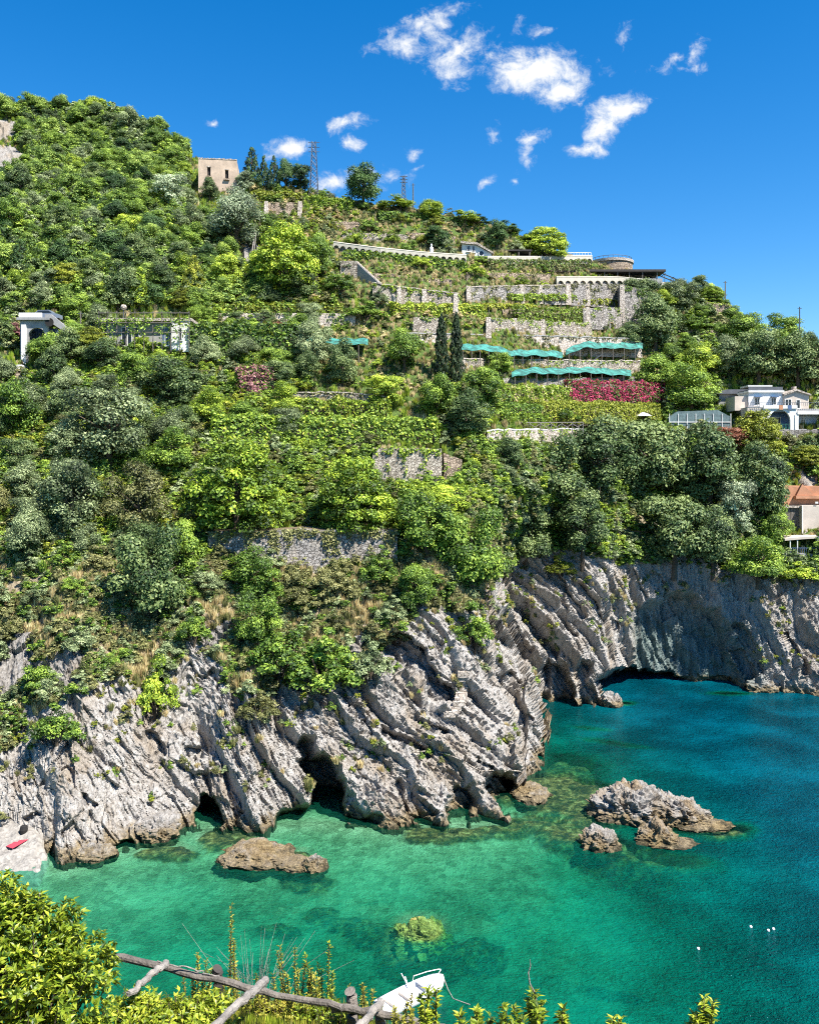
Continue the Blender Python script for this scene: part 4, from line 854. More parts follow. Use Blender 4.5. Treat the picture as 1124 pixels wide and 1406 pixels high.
def wall(name, label, cat, pts, thick, mat, piers=(), cap=None, bed=True, pm=None, pier_w=.9, sink=.8, group=None, weeds=.6):
    """retaining wall through (column, top row, foot row) points; solid back to the slope"""
    fs = [foot(x, b) for x, t_, b in pts]; d = np.array([f.y for f in fs]) - .35
    if len(d) > 2: d = np.interp([p_[0] for p_ in pts], [pts[0][0], pts[-1][0]], [d[0], d[-1]]) * .6 + d * .4
    xs = np.array([p_[0] for p_ in pts], float); tops = np.array([p_[1] for p_ in pts], float); bots = np.array([p_[2] for p_ in pts], float)
    mid = P(float(np.mean(xs)), float(bots.mean()), float(d.mean())); root = empty(name, mid); tag(root, label, cat, group)
    L = abs(xs[-1] - xs[0]) * d.mean() / F; n = max(3, int(L / .8)); m = 5; xx = np.linspace(xs[0], xs[-1], n + 1)
    dd_ = np.interp(xx, xs, d); tt = np.interp(xx, xs, tops); bb = np.interp(xx, xs, bots)
    g = np.random.default_rng(int(xs[0] * 7 + bots[0])); v = []; f = []
    for j, (x, dj, t_, b_) in enumerate(zip(xx, dd_, tt, bb)):
        top = P(x, t_, dj); bot = P(x, b_, dj); zt = top.z + g.normal(0, .07); zb = bot.z - sink
        for k in range(m + 1): v.append((top.x - mid.x + g.normal(0, .03), top.y - mid.y + g.normal(0, .05) - .12 * (zt - zb) * (1 - k / m), zb + (zt - zb) * k / m - mid.z))
        v.append((top.x - mid.x, top.y - mid.y + thick, zt - mid.z)); v.append((top.x - mid.x, top.y - mid.y + thick, zb - mid.z))
    w = m + 3
    for j in range(n):
        for k in range(m + 2): f.append((j * w + k, (j + 1) * w + k, (j + 1) * w + k + 1, j * w + k + 1))
    f.append(tuple(range(w))[::-1]); f.append(tuple(n * w + k for k in range(w)))
    me = bpy.data.meshes.new('masonry'); me.from_pydata(v, [], f); me.update(); me.materials.append(mat); link('masonry', me, root)
    for px_ in piers:
        dj, t_, b_ = np.interp(px_, xs, d), np.interp(px_, xs, tops), np.interp(px_, xs, bots); a = P(px_, t_, dj) - mid; b2 = P(px_, b_, dj) - mid
        q = MB(); hw = pier_w / 2; n0 = [(a.x - hw, b2.z - sink), (a.x + hw, b2.z - sink), (a.x + hw * .8, a.z + .15), (a.x - hw * .8, a.z + .15)]
        k = len(q.v); q.v += [(x, a.y - (.95 if i < 2 else .35), z) for i, (x, z) in enumerate(n0)] + [(x, a.y + .3, z) for x, z in n0]
        q.f += [(0, 1, 2, 3), (7, 6, 5, 4), (0, 4, 5, 1), (1, 5, 6, 2), (2, 6, 7, 3), (3, 7, 4, 0)]
        q.build('pier', pm or M_PALE, root)
    if cap:
        q = MB()
        for j in range(n):
            A = Vector(v[j * w + m]); B = Vector(v[(j + 1) * w + m]); k = len(q.v)
            for pz in (0.02, .2):
                q.v += [(A.x, A.y - .12, A.z + pz), (B.x, B.y - .12, B.z + pz), (B.x, B.y + .45, B.z + pz), (A.x, A.y + .45, A.z + pz)]
            q.f += [tuple(k + i for i in z) for z in ((3, 2, 1, 0), (4, 5, 6, 7), (0, 1, 5, 4), (2, 3, 7, 6), (0, 4, 7, 3), (1, 2, 6, 5))]
        q.build('coping', cap, root)
    if bed:
        q = MB(); k = 0
        for j in range(n + 1):
            A = Vector(v[j * w + m]); q.v += [(A.x, A.y + .5, A.z + .03), (A.x, A.y + thick - .1, A.z + .03)]
        q.f = [(2 * j, 2 * j + 2, 2 * j + 3, 2 * j + 1) for j in range(n)]; q.build('planting_bed', M_SOIL, root)
    # weeds rooted in the joints and hanging from the top
    hgt = float(np.mean([(b_ - t_) * dj / F for b_, t_, dj in zip(bb, tt, dd_)])); nl = int(min(4200, L * hgt * 60 * weeds)); a_ = g.uniform(0, 1, nl) * n; k_ = 1 - np.abs(g.normal(0, .42, nl)); keep_ = fbm(a_ * .55 + xs[0], k_ * 1.2, a_ * 0, 3) + .55 * smooth(.65, 1.05, k_) + .45 * smooth(.3, .0, k_) > .40 - .09 * weeds
    a_, k_ = a_[keep_], np.clip(k_[keep_], -.05, 1.06)
    if len(a_) > 8:
        j_ = np.minimum(a_.astype(int), n - 1); fr = a_ - j_; va = np.array(v); A_ = va[j_ * w] * (1 - fr)[:, None] + va[(j_ + 1) * w] * fr[:, None]; B_ = va[j_ * w + m] * (1 - fr)[:, None] + va[(j_ + 1) * w + m] * fr[:, None]; A_[:, 2] += sink
        c_ = A_ * (1 - k_)[:, None] + B_ * k_[:, None] + np.stack([g.normal(0, .15, len(a_)), -np.abs(g.normal(.08, .16, len(a_))), g.normal(0, .12, len(a_))], -1)
        tag(link('weeds', leaf_mesh('weeds', c_, g.normal(0, .6, c_.shape) + [0, -.7, .5], g.uniform(.10, .24, len(a_)), np.clip(g.normal(.5, .2, len(a_)), 0, 1), .6, LM[('mid', 'scrub', 'bright')[int(xs[0]) % 3]], g), root), kind='stuff')
    if not root.get('kind'): root['kind'] = 'thing'
    return root
def leaves_in_box(L, dep, h, dens, g, size, bump=.36):
    n = int(dens * (L * h * 1.3 + L * dep * 1.2 + dep * h * 2)); face = g.choice(4, n, p=np.array([L * h * 1.1, L * dep * 1.2, dep * h, dep * h]) / (L * h * 1.1 + L * dep * 1.2 + 2 * dep * h))
    a, b_ = g.uniform(0, 1, n), g.uniform(0, 1, n) ; c = np.zeros((n, 3)); nn = np.zeros((n, 3))
    for k, (org, U, W, N) in enumerate([((-L / 2, 0, 0), (L, 0, 0), (0, 0, h), (0, -1, .3)), ((-L / 2, 0, h), (L, 0, 0), (0, dep, 0), (0, -.2, 1)), ((-L / 2, 0, 0), (0, dep, 0), (0, 0, h), (-1, 0, .3)), ((L / 2, 0, 0), (0, dep, 0), (0, 0, h), (1, 0, .3))]):
        s_ = face == k; c[s_] = np.array(org) + np.outer(a[s_], U) + np.outer(b_[s_], W); nn[s_] = N
    bmp = bump * fbm(c[:, 0] / 1.2, c[:, 1] / 1.2, c[:, 2] / 1.2, 3) + g.normal(0, .09, n); nu = nn / np.linalg.norm(nn, axis=1)[:, None]
    c[:, 2] *= 1 + .17 * fbm(c[:, 0] / 2.3 + L, c[:, 1] * 0, c[:, 1] * 0 + dep, 3); c = c + nu * bmp[:, None]; nn = nu + g.normal(0, .55, (n, 3)); tint = .5 + .28 * fbm(c[:, 0] / .8 + 4, c[:, 1] / .8, c[:, 2] / .8, 2) + g.normal(0, .16, n)
    return c, nn, size * g.uniform(.6, 1.4, n), tint
def span(x0, b0, x1, b1):
    A, B = foot(x0, b0), foot(x1, b1); return A, B
def hedge(name, label, cat, x0, t0, b0, x1, t1, b1, dep, pal, size=.2, dens=26, up=0.0, posts=0, pal2=None, frac2=0, push=0):
    """leafy band between two photo points; up > 0 lifts it on posts as a pergola roof"""
    A, B = span(x0, b0, x1, b1)
    if push: A = P(x0, b0, A.y + push); B = P(x1, b1, B.y + push)
    L = (B - A).length; h = .5 * ((b0 - t0) * A.y + (b1 - t1) * B.y) / F
    root = empty(name, (A + B) / 2, math.atan2(B.y - A.y, B.x - A.x)); root.rotation_euler.y = -math.atan2(B.z - A.z, math.hypot(B.x - A.x, B.y - A.y)); tag(root, label, cat)
    g = np.random.default_rng(int(x0 * 3 + b0)); hh = h - up
    c, nn, s_, tt = leaves_in_box(L, dep, max(hh, .3), dens, g, size); c[:, 2] += up
    if pal2:
        k = g.uniform(0, 1, len(c)) + .5 * perlin(c[:, 0] / 2, c[:, 1] / 2, c[:, 2] / 2) < frac2
        link('blossom', leaf_mesh('blossom', c[k], nn[k], s_[k], tt[k], .65, LM[pal2], g), root); c, nn, s_, tt = c[~k], nn[~k], s_[~k], tt[~k]
    link('leaves', leaf_mesh('leaves', c, nn, s_, tt, .65, LM[pal], g), root)
    core = MB(); core.box(-L / 2 + .2, L / 2 - .2, .25, dep - .2, up + .05 if up else -.3, up + max(hh, .3) * .72 - .12); core.build('twigs', M_BARK, root)
    for i in range(posts):
        x = -L / 2 + L * (i + .5) / posts; MB().tube([(x, .1, -.8), (x, .1, h - .1)], .07, 5).build('post', M_GREYW, root)
    return root
class Site:
    """local frame of a building: columns and rows of the photo become metres at the building's distance"""
    def __init__(s, name, label, cat, px0, py0, d=None, rz=0.0):
        f = foot(px0, py0) if d is None else P(px0, py0, d); s.d = f.y; s.s = f.y / F; s.px, s.py = px0, py0; s.root = empty(name, P(px0, py0, f.y), rz); tag(s.root, label, cat); s.ob = s.root
    def X(s, x): return (x - s.px) * s.s
    def Z(s, y): return (s.py - y) * s.s
    def box(s, name, mat, x0, x1, y0, y1, dy0, dy1, parent=None):
        return MB().box(s.X(x0), s.X(x1), dy0, dy1, s.Z(y1), s.Z(y0)).build(name, mat, parent or s.root)
    def window(s, x0, x1, y0, y1, dy=0.0, frame=M_WHITE, glass=M_GLASS, mull=True, name='window', sill=True):
        X0, X1, Z0, Z1 = s.X(x0), s.X(x1), s.Z(y1), s.Z(y0); b = .09; q = MB()
        q.box(X0 - b, X0, dy - .06, dy + .02, Z0 - b, Z1 + b).box(X1, X1 + b, dy - .06, dy + .02, Z0 - b, Z1 + b).box(X0, X1, dy - .06, dy + .02, Z1, Z1 + b).box(X0, X1, dy - .06, dy + .02, Z0 - b, Z0)
        w = q.build(name, frame, s.root); MB().box(X0, X1, dy - .025, dy + .015, Z0, Z1).build('pane', glass, w)
        if mull: MB().box((X0 + X1) / 2 - .035, (X0 + X1) / 2 + .035, dy - .05, dy - .028, Z0, Z1).build('mullion', frame, w)
        if sill: MB().box(X0 - .2, X1 + .2, dy - .2, dy + .02, Z0 - b - .1, Z0 - b - .005).build('sill', frame, w)
        return w
def arch_pts(x0, x1, z0, zs, n=12):
    r = (x1 - x0) / 2; c = (x0 + x1) / 2
    return [(x0, z0)] + [(c - r * math.cos(math.pi * i / n), zs + r * math.sin(math.pi * i / n)) for i in range(n + 1)] + [(x1, z0)]
def arched_panel(q, x0, x1, z0, z1, ax0, ax1, azs, y0, y1, n=12):
    """front panel with an arched opening that reaches the foot"""
    ap = arch_pts(ax0, ax1, z0, azs, n)
    q.prism([(x0, z0), (ap[0][0], z0), *[p_ for p_ in ap[1:n // 2 + 2]], ((ax0 + ax1) / 2, z1), (x0, z1)], y0, y1)
    q.prism([((ax0 + ax1) / 2, z1), *[p_ for p_ in ap[n // 2 + 1:-1]], (ap[-1][0], z0), (x1, z0), (x1, z1)], y0, y1)

# --- retaining walls of the terraces
wall('retaining_wall', 'stone terrace wall with four pale piers below the ramp', 'wall', [(512, 389, 414), (560, 396, 421), (630, 404, 430)], 5, M_STONE, (548, 582, 625), M_PALE)
wall('retaining_wall', 'long stone terrace wall with pale piers under the long canopy', 'wall', [(640, 395, 414), (720, 393, 412), (785, 392, 414)], 5, M_STONE2, (643, 716, 741, 778), M_PALE)
wall('retaining_wall', 'tall grey stone wall under the white scalloped parapet', 'wall', [(772, 391, 414), (848, 391, 418)], 5, M_STONE2, (780, 806))
wall('retaining_wall', 'tall dark stone wall with a pale corner pier beside the dark tree', 'wall', [(852, 392, 446), (888, 398, 446)], 4, M_STONE2, (853,), None, True, M_PALE, 1.1)
wall('retaining_wall', 'short bastion of grey stone above the cypress pair', 'wall', [(567, 435, 456), (602, 436, 457)], 4, M_STONE)
wall('retaining_wall', 'stone wall with piers under the hanging vines right of the cypresses', 'wall', [(668, 437, 459), (740, 440, 461), (812, 444, 462)], 4, M_STONE, (670, 706, 744), None)
wall('retaining_wall', 'grey wall with trailing bare stems at the upper net', 'wall', [(800, 423, 447), (850, 422, 448)], 4, M_STONE2, (806,))
wall('retaining_wall', 'long pale pinkish wall behind the upper teal nets', 'wall', [(556, 458, 482), (640, 460, 480), (740, 462, 482), (880, 466, 486)], 5, M_PALE, (), M_CONC)
wall('retaining_wall', 'low stone wall between the two levels of teal nets', 'wall', [(632, 493, 506), (760, 496, 508), (878, 496, 508)], 4, M_STONE, (), M_PALE)
wall('retaining_wall', 'stone wall under the lower net and behind the blossom', 'wall', [(690, 519, 532), (800, 519, 532), (885, 517, 532)], 3, M_STONE2)
wall('retaining_wall', 'grey stone block wall right of the lower net', 'wall', [(876, 515, 532), (912, 518, 534)], 3, M_CONC)
wall('retaining_wall', 'sunlit stone wall carrying the cross-railed fence', 'wall', [(668, 592, 612), (700, 591, 616), (800, 590, 612)], 4, M_PALE, (698, 752), M_WHITE)
wall('retaining_wall', 'weathered streaked bastion wall right of the second domed pine', 'wall', [(512, 615, 662), (560, 616, 668), (606, 616, 668)], 7, M_STONE, (), None)
wall('retaining_wall', 'rough side wall next to the weathered bastion', 'wall', [(609, 622, 660), (634, 632, 655)], 6, M_STONE3)
wall('retaining_wall', 'long stone wall under both domed pines', 'wall', [(286, 730, 762), (360, 729, 766), (420, 727, 776), (545, 728, 776)], 6, M_STONE2, (), None, weeds=2.4)
wall('retaining_wall', 'pale wall strip above the rust blossom and left terraces', 'wall', [(300, 430, 446), (390, 430, 446), (488, 431, 447)], 4, M_PALE)
wall('retaining_wall', 'narrow pale curb at the back of the vine terrace', 'wall', [(400, 540, 552), (470, 540, 554), (534, 546, 562)], 2, M_STONE, (), M_PALE)
wall('retaining_wall', 'brown stone hut-like wall in the vines left of the skyline tree', 'wall', [(364, 278, 294), (414, 278, 296)], 4, M_STONE3, (366, 412))
for lb, pts in (('low broken wall highest on the terraced hill', [(440, 302, 310), (520, 306, 314)]), ('low pale wall second from the top of the terraced hill', [(470, 318, 326), (560, 322, 331)]),
                ('low stone wall left of the little white house', [(560, 318, 327), (625, 324, 333)]), ('low stone wall right under the scalloped road wall', [(500, 374, 384), (620, 384, 394)]),
                ('low rough wall between road wall and terrace piers', [(640, 374, 383), (755, 376, 386)]), ('small grey wall on the slope right of the dark tree', [(905, 448, 458), (995, 455, 466)]),
                ('low wall at the foot of the hanging vines', [(690, 424, 431), (800, 426, 434)])):
    wall('stone_wall', lb, 'wall', pts, 2.5, M_STONE if 'pale' in lb else M_STONE3)
wall('retaining_wall', 'stone shoulder wall with purple blossom at its end', 'wall', [(968, 414, 430), (1004, 418, 434)], 4, M_STONE3)
wall('retaining_wall', 'white terrace wall at the left frame edge', 'wall', [(-30, 500, 520), (30, 500, 520)], 4, M_WHITE)
wall('retaining_wall', 'pale rubble wall holding the path above the olive slope', 'wall', [(20, 512, 530), (100, 512, 526)], 3, M_STONE3)

# sloping ramp parapet, its shaded side towards the left
A, B = foot(488, 386), foot(540, 420); A = P(488, 380, A.y + 1.5); B = P(541, 416, A.y - 6.5)
r_ = empty('ramp_wall', A); tag(r_, 'steep sloping parapet wall with dark shaded side on the terraces', 'wall', kind='thing')
q = MB(); dz = 2.6; dirv = B - A; nrm_ = Vector((dirv.y, -dirv.x, 0)).normalized() * .5; o = Vector((0, 0, 0)); e = dirv
q.v = [tuple(o + Vector((0, 0, -3.5))), tuple(e + Vector((0, 0, -3))), tuple(e + Vector((0, 0, 1.0))), tuple(o + Vector((0, 0, dz))), tuple(o + Vector((0, 0, -3.5)) - nrm_), tuple(e + Vector((0, 0, -3)) - nrm_), tuple(e + Vector((0, 0, 1.0)) - nrm_), tuple(o + Vector((0, 0, dz)) - nrm_)]
q.f = [(0, 1, 2, 3), (7, 6, 5, 4), (3, 2, 6, 7), (0, 3, 7, 4), (1, 5, 6, 2), (0, 4, 5, 1)]; q.build('masonry', M_CONC, r_)
MB().box(-2.6, .3, -.4, 2.5, -3, dz + .05).build('landing', M_STONE, r_)
MB().tube([tuple(o + Vector((0, 0, dz + .06)) - nrm_ * .5), tuple(e + Vector((0, 0, 1.06)) - nrm_ * .5)], .16, 6).build('coping', M_PALE, r_)

# white scalloped parapets
M_PARAPET = plain('cream_parapet', (.44, .41, .34), .75, .25, .6, .2)
def scalloped(label, pts, band, drop, n, mat=M_PARAPET, back=None):
    fs = [foot(x, y + band + drop + 4) for x, y in pts]; d = [f.y - .5 for f in fs]; xs = [p_[0] for p_ in pts]
    A = P(pts[0][0], pts[0][1], d[0]); root = empty('scalloped_wall', A); tag(root, label, 'wall', kind='thing'); bay = None
    xx = np.linspace(xs[0], xs[-1], n + 1); Q = [P(x, float(np.interp(x, xs, [p_[1] for p_ in pts])), float(np.interp(x, xs, d))) for x in xx]
    s_ = float(np.mean(d)) / F; bw = (Q[1] - Q[0]).length; bh, dh = band * s_, drop * s_
    qb = MB(); r = bw * .38; c = [(r - 2 * r * i / 8, -bh - dh + 0 * i) for i in range(9)]
    arc = [(bw / 2 + r * math.cos(math.pi * i / 8), -bh - dh + min(dh, r) * math.sin(math.pi * i / 8)) for i in range(9)]
    qb.prism([(0, 0), (0, -bh - dh), (bw / 2 - r, -bh - dh)] + arc[::-1] + [(bw / 2 + r, -bh - dh), (bw, -bh - dh), (bw, 0)], -.12, .14)
    for i in range(n):
        a, b_ = Q[i], Q[i + 1]; rz = math.atan2(b_.y - a.y, b_.x - a.x); ry = -math.atan2(b_.z - a.z, math.hypot(b_.x - a.x, b_.y - a.y))
        o = qb.build('arch_bay', mat, root) if bay is None else link('arch_bay', bay.data, root); bay = bay or o
        o.location = a - A; o.rotation_euler = (0, ry, rz); o.scale = ((b_ - a).length / bw * .998, 1, 1)
    q = MB()
    for i in range(n):
        a, b_ = Q[i] - A, Q[i + 1] - A; k = len(q.v)
        for z0, z1, y0, y1 in ((-bh - dh * 2.6, -.05, .3, 3.0),): q.v += [(a.x, a.y + y0, a.z + z0), (b_.x, b_.y + y0, b_.z + z0), (b_.x, b_.y + y0, b_.z + z1), (a.x, a.y + y0, a.z + z1), (b_.x, b_.y + y1, b_.z + z1), (a.x, a.y + y1, a.z + z1)]
        q.f += [(k, k + 1, k + 2, k + 3), (k + 3, k + 2, k + 4, k + 5)]
    q.build('backing_wall', back or M_STONE2, root)
    q = MB(); q.tube([tuple(p_ - A + Vector((0, 0, .06))) for p_ in Q], .17, 6).build('coping', mat, root)
scalloped('long white scalloped parapet of the road across the upper terraces', [(458, 333), (520, 341), (580, 347), (640, 351)], 3.2, 3.6, 20)
scalloped('white scalloped parapet right of the little white house', [(668, 353), (740, 353), (812, 352)], 3.4, 3.8, 17)
scalloped('white scalloped parapet of the terrace under the long dark canopy', [(763, 381), (850, 381), (900, 386), (926, 394)], 4.2, 4.2, 16)

# --- ruined house on the ridge
S = Site('ruined_house', 'roofless square ruined house of pale pinkish stone on the wooded ridge', 'house', 299, 266, None, .12)
x0, x1, z1 = S.X(273), S.X(325), S.Z(219); q = MB(); wt = .6
def wall_with_holes(q, x0, x1, z0, z1, holes, y0, y1):
    xs = sorted({x0, x1, *[h[0] for h in holes], *[h[1] for h in holes]})
    for a, b_ in zip(xs[:-1], xs[1:]):
        hs = [h for h in holes if h[0] <= a + 1e-6 and h[1] >= b_ - 1e-6]
        if hs: h = hs[0]; q.box(a, b_, y0, y1, z0, h[2]); q.box(a, b_, y0, y1, h[3], z1)
        else: q.box(a, b_, y0, y1, z0, z1)
hl = [(S.X(285), S.X(289.5), S.Z(242), S.Z(230)), (S.X(309), S.X(313.5), S.Z(245), S.Z(233))]
wall_with_holes(q, x0, x1, -2, z1, hl, 0, wt); q.build('front_wall', M_OCHRE, S.root)
MB().box(x0, x0 + wt, wt, 7, -2, z1 - .3).build('side_wall', M_OCHRE, S.root); MB().box(x1 - wt, x1, wt, 7, -2, z1 - .2).build('side_wall', M_OCHRE, S.root); MB().box(x0, x1, 7, 7.5, -2, z1 - .4).build('back_wall', M_OCHRE, S.root); MB().box(x0 + .05, x1 - .05, .7, 6.9, z1 - 1.3, z1 - 1.1).build('floor_slab', M_CONC, S.root)
q = MB(); g = np.random.default_rng(4)
for i in range(26):
    a = x0 + (x1 - x0) * i / 26; q.box(a, a + (x1 - x0) / 26 - .02, -.06, wt + .05, z1 + .005, z1 + .08 + g.uniform(0, .22))
q.build('broken_parapet', M_PALE, S.root)
for h in hl:
    w = MB().box(h[0], h[1], .35, .45, h[2], h[3]).build('window', M_VOID, S.root); MB().box(h[0] - .25, h[1] + .25, -.35, .2, h[2] - .35, h[2] - .02).build('sill', M_STONE3, w); MB().box(h[0] - .12, h[1] + .12, -.04, .3, h[3] + .01, h[3] + .2).build('lintel', M_PALE, w)
MB().box(x1 + .02, S.X(335), .5, 3, -2, S.Z(252)).build('low_annex', M_OCHRE, S.root)

# --- pylons and poles
def pylon(label, x, yb, yt, arms=True):
    f = foot(x, yb); s = f.y / F; hgt = (yb - yt) * s; r_ = empty('lattice_pylon', (f.x, f.y, f.z - .5)); tag(r_, label, 'pylon', 'lattice pylons on the ridge'); w0, w1 = hgt * .075, hgt * .03; b = .045 + s * .18
    def leg(sx, sy, t): w = w0 + (w1 - w0) * t; return Vector((sx * w, sy * w, t * hgt))
    for sx in (-1, 1):
        for sy in (-1, 1): MB().tube([leg(sx, sy, 0), leg(sx, sy, 1)], b, 4).build('leg', M_IRON, r_)
    q = MB(); n = 9
    for i in range(n):
        for a, c in (((-1, -1), (1, -1)), ((1, -1), (1, 1)), ((1, 1), (-1, 1)), ((-1, 1), (-1, -1))):
            q.tube([leg(*a, i / n), leg(*c, (i + 1) / n)], b * .6, 4, False); q.tube([leg(*c, i / n), leg(*a, (i + 1) / n)], b * .6, 4, False)
    q.build('lattice', M_IRON, r_)
    for t in (.82, .9, .98): MB().tube([Vector((-hgt * .1, 0, t * hgt)), Vector((hgt * .1, 0, t * hgt))], b * .9, 4).build('cross_arm', M_IRON, r_)
pylon('tallest lattice pylon on the ridge beside the dark conifers', 431, 262, 183); pylon('middle lattice pylon on the skyline right of the round tree', 554, 284, 234); pylon('smallest lattice pylon above the yellow green ridge end', 773, 346, 313)
for x, yb, yt, lb in ((365, 258, 216, 'thin grey pole in front of the ridge conifers'), (567, 284, 240, 'thin dark pole right of the middle pylon'), (995, 428, 378, 'thin pole on the skyline beside the purple blossom'), (1097, 490, 417, 'thin pole on the skyline above the villa trees'), (111, 470, 422, 'pale thin pole behind the arched house')):
    f = foot(x, yb); s = f.y / F; r_ = empty('utility_pole', (f.x, f.y, f.z - .6)); tag(r_, lb, 'pole', 'thin poles'); hgt = (yb - yt) * s
    MB().tube([(0, 0, 0), (0, 0, hgt)], [.16, .10], 6).build('shaft', M_GREYW if x != 1097 else M_IRON, r_); MB().tube([(-.4, 0, hgt - .3), (.4, 0, hgt - .3)], .06, 5).build('crossbar', M_IRON, r_)
f = foot(342, 372); r_ = empty('pipe_run', f); MB().tube([(0, 0, -.5), tuple(P(350, 318, f.y + 7) - f)], .11, 6).build('pipe', M_PALEW, r_); MB().tube([(.45, 0, -.5), tuple(P(352, 318, f.y + 7) - f)], .07, 6).build('pipe', M_PALEW, r_); tag(r_, 'pale pipes running up the bare crag below the ruin', 'pipe')

# --- little white house by the road
S = Site('white_cottage', 'little white gabled house with a round window above the scalloped wall', 'house', 653, 353)
q = MB(); q.prism([(S.X(634), -1), (S.X(674), -1), (S.X(674), S.Z(348)), (S.X(654), S.Z(337)), (S.X(634), S.Z(335))], 0, 5); q.build('walls', M_WHITE, S.root)
q = MB(); q.prism([(S.X(632), S.Z(334.6)), (S.X(654), S.Z(336.6)), (S.X(677), S.Z(349.2)), (S.X(677), S.Z(347.2)), (S.X(655), S.Z(333.8)), (S.X(632), S.Z(331.8))], -.5, 5.4); q.build('roof', M_PALE, S.root)
S.window(641, 645, 338, 345, -.03); S.window(648.5, 651.5, 338.5, 346, -.03, name='narrow_window')
w = MB().lathe([(.55, 0), (.62, .05), (.62, .1)], (0, 0, 0), 16).build('round_window', M_WHITE, S.root); w.location = (S.X(660.5), -.04, S.Z(348)); w.rotation_euler.x = math.radians(90)
MB().lathe([(.42, .101), (.42, .12)], (0, 0, 0), 16).build('pane', M_GLASS, w)
S.box('chimney', M_PALE, 650, 653, 328, 336, 3, 4)
S = Site('pergola', 'brown flat pergola in shade beside the little white house', 'pergola', 702, 354)
q = MB(); q.box(S.X(676), S.X(730), 0, 3.5, S.Z(344.5), S.Z(342.5)); q.build('roof', M_DARKW, S.root)
for x in (680, 696, 712, 727): MB().box(S.X(x) - .1, S.X(x) + .1, .1, .3, -.8, S.Z(344.5) - .01).build('post', M_GREYW, S.root)
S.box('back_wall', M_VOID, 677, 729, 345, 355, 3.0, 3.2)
f = foot(592, 352); r_ = empty('statue', (f.x, f.y - .6, f.z)); MB().lathe([(.5, 0), (.5, .5), (.3, .6), (.42, 1.0), (.34, 1.5), (.12, 1.7), (.2, 1.9), (.16, 2.15), (0.02, 2.25)], (0, 0, 0), 12).build('figure', M_WHITE, r_, True); MB().box(-.6, .6, -.6, .6, -1.2, -.005).build('plinth', M_WHITE, r_); tag(r_, 'small white statue standing on the scalloped road wall', 'statue')

# --- rotunda, canopy terrace and curving pergola
S = Site('rotunda', 'low round stone tower on the terrace with a white rim', 'tower', 845, 374)
R = S.X(874) - 0; R = (874 - 815) / 2 * S.s; q = MB().lathe([(R * 1.02, -2), (R, S.Z(357))], (0, R, 0), 40).build('drum', M_STONE3, S.root)
MB().lathe([(R * 1.05, S.Z(357) + .003), (R * 1.06, S.Z(353.5)), (R * .9, S.Z(353.5))], (0, R, 0), 40).build('rim', M_PALE, S.root)
q = MB()
for i in range(14):
    a = math.pi * (1 + i / 13); q.tube([(R * .95 * math.cos(a), R + R * .95 * math.sin(a), S.Z(353.6)), (R * .95 * math.cos(a), R + R * .95 * math.sin(a), S.Z(349.5))], .05, 4)
q.tube([(R * .95 * math.cos(math.pi * (1 + i / 20)), R + R * .95 * math.sin(math.pi * (1 + i / 20)), S.Z(349.5)) for i in range(21)], .06, 4); q.build('railing', M_IRON, S.root)
S = Site('roof_terrace', 'flat white roof block left of the round tower', 'building', 795, 358)
S.box('walls', M_WHITE, 779, 811, 350, 362, 0, 5); q = MB(); q.box(S.X(779), S.X(811), -.02, .1, S.Z(347.2), S.Z(346.4))
for i in range(9): q.box(S.X(779 + 4 * i), S.X(779 + 4 * i) + .08, 0, .08, S.Z(350), S.Z(347.2))
q.build('railing', M_WHITE, S.root)
S = Site('terrace_canopy', 'long low terrace building with a dark flat canopy under the round tower', 'building', 840, 384)
dpt = 4.2
S.box('canopy', M_DARKW, 757, 912, 371, 374, -.9, dpt); S.box('back_wall', M_STONE2, 762, 905, 374.1, 388, 3.0, dpt)
S.box('floor', M_CONC, 760, 908, 383, 390, -.5, 2.99)
for x in (764, 784, 808, 828, 846, 862, 880, 900): S.box('post', M_GREYW, x, x + 1.2, 374.1, 382.9, -.6, -.42)
for x in (800, 820, 872, 892): S.box('window', M_GLASS, x, x + 7, 375.5, 382, 2.94, 2.998)
S.box('curtain', M_CREAM, 846, 856, 375.5, 382.5, 2.7, 2.8)
r0 = foot(912, 400); r_ = empty('curving_pergola', P(912, 392, r0.y)); tag(r_, 'dark curving pergola running down the ridge from the round tower', 'pergola')
cp = [P(900 + 12 * i, 372 + 4.6 * i + .12 * i * i, r0.y - .5 + .3 * i) - r_.location for i in range(9)]
for off in (0, 2.2): MB().tube([p_ + Vector((0, off, 0)) for p_ in cp], .12, 5).build('beam', M_DARKW, r_)
for p_ in cp: MB().tube([p_ + Vector((0, -.4, .12)), p_ + Vector((0, 2.7, .12))], .09, 4).build('rafter', M_DARKW, r_); MB().tube([p_, p_ + Vector((0, 0, -3.2))], .08, 5).build('post', M_GREYW, r_)

# --- arched house with a parked car on its roof, trellised house, lamp
S = Site('arched_house', 'grey house with a big arched porch and a car on its flat roof', 'house', 57, 500)
q = MB(); arched_panel(q, S.X(28), S.X(66), -1, S.Z(440), S.X(39), S.X(63), S.Z(462), 0, .5); q.build('porch_front', M_CONC, S.root)
S.box('porch_back', M_BLUE, 28, 66, 446, 503, 3.5, 4); S.box('porch_side', M_CONC, 28, 30, 446, 503, .51, 3.49)
S.box('roof_slab', M_CONC, 25, 70, 436.5, 439.8, -.5, 6); S.box('parapet', M_WHITE, 28, 59, 430, 436.3, -.45, -.15)
S.box('corner_pillar', M_WHITE, 30.5, 37, 446, 503, -.25, -.01)
q = MB(); q.prism([(S.X(63), S.Z(432)), (S.X(72), S.Z(432)), (S.X(96), S.Z(452)), (S.X(96), S.Z(460)), (S.X(72), S.Z(444)), (S.X(63), S.Z(444))], -.3, .1); q.build('stair_parapet', M_CONC, S.root)
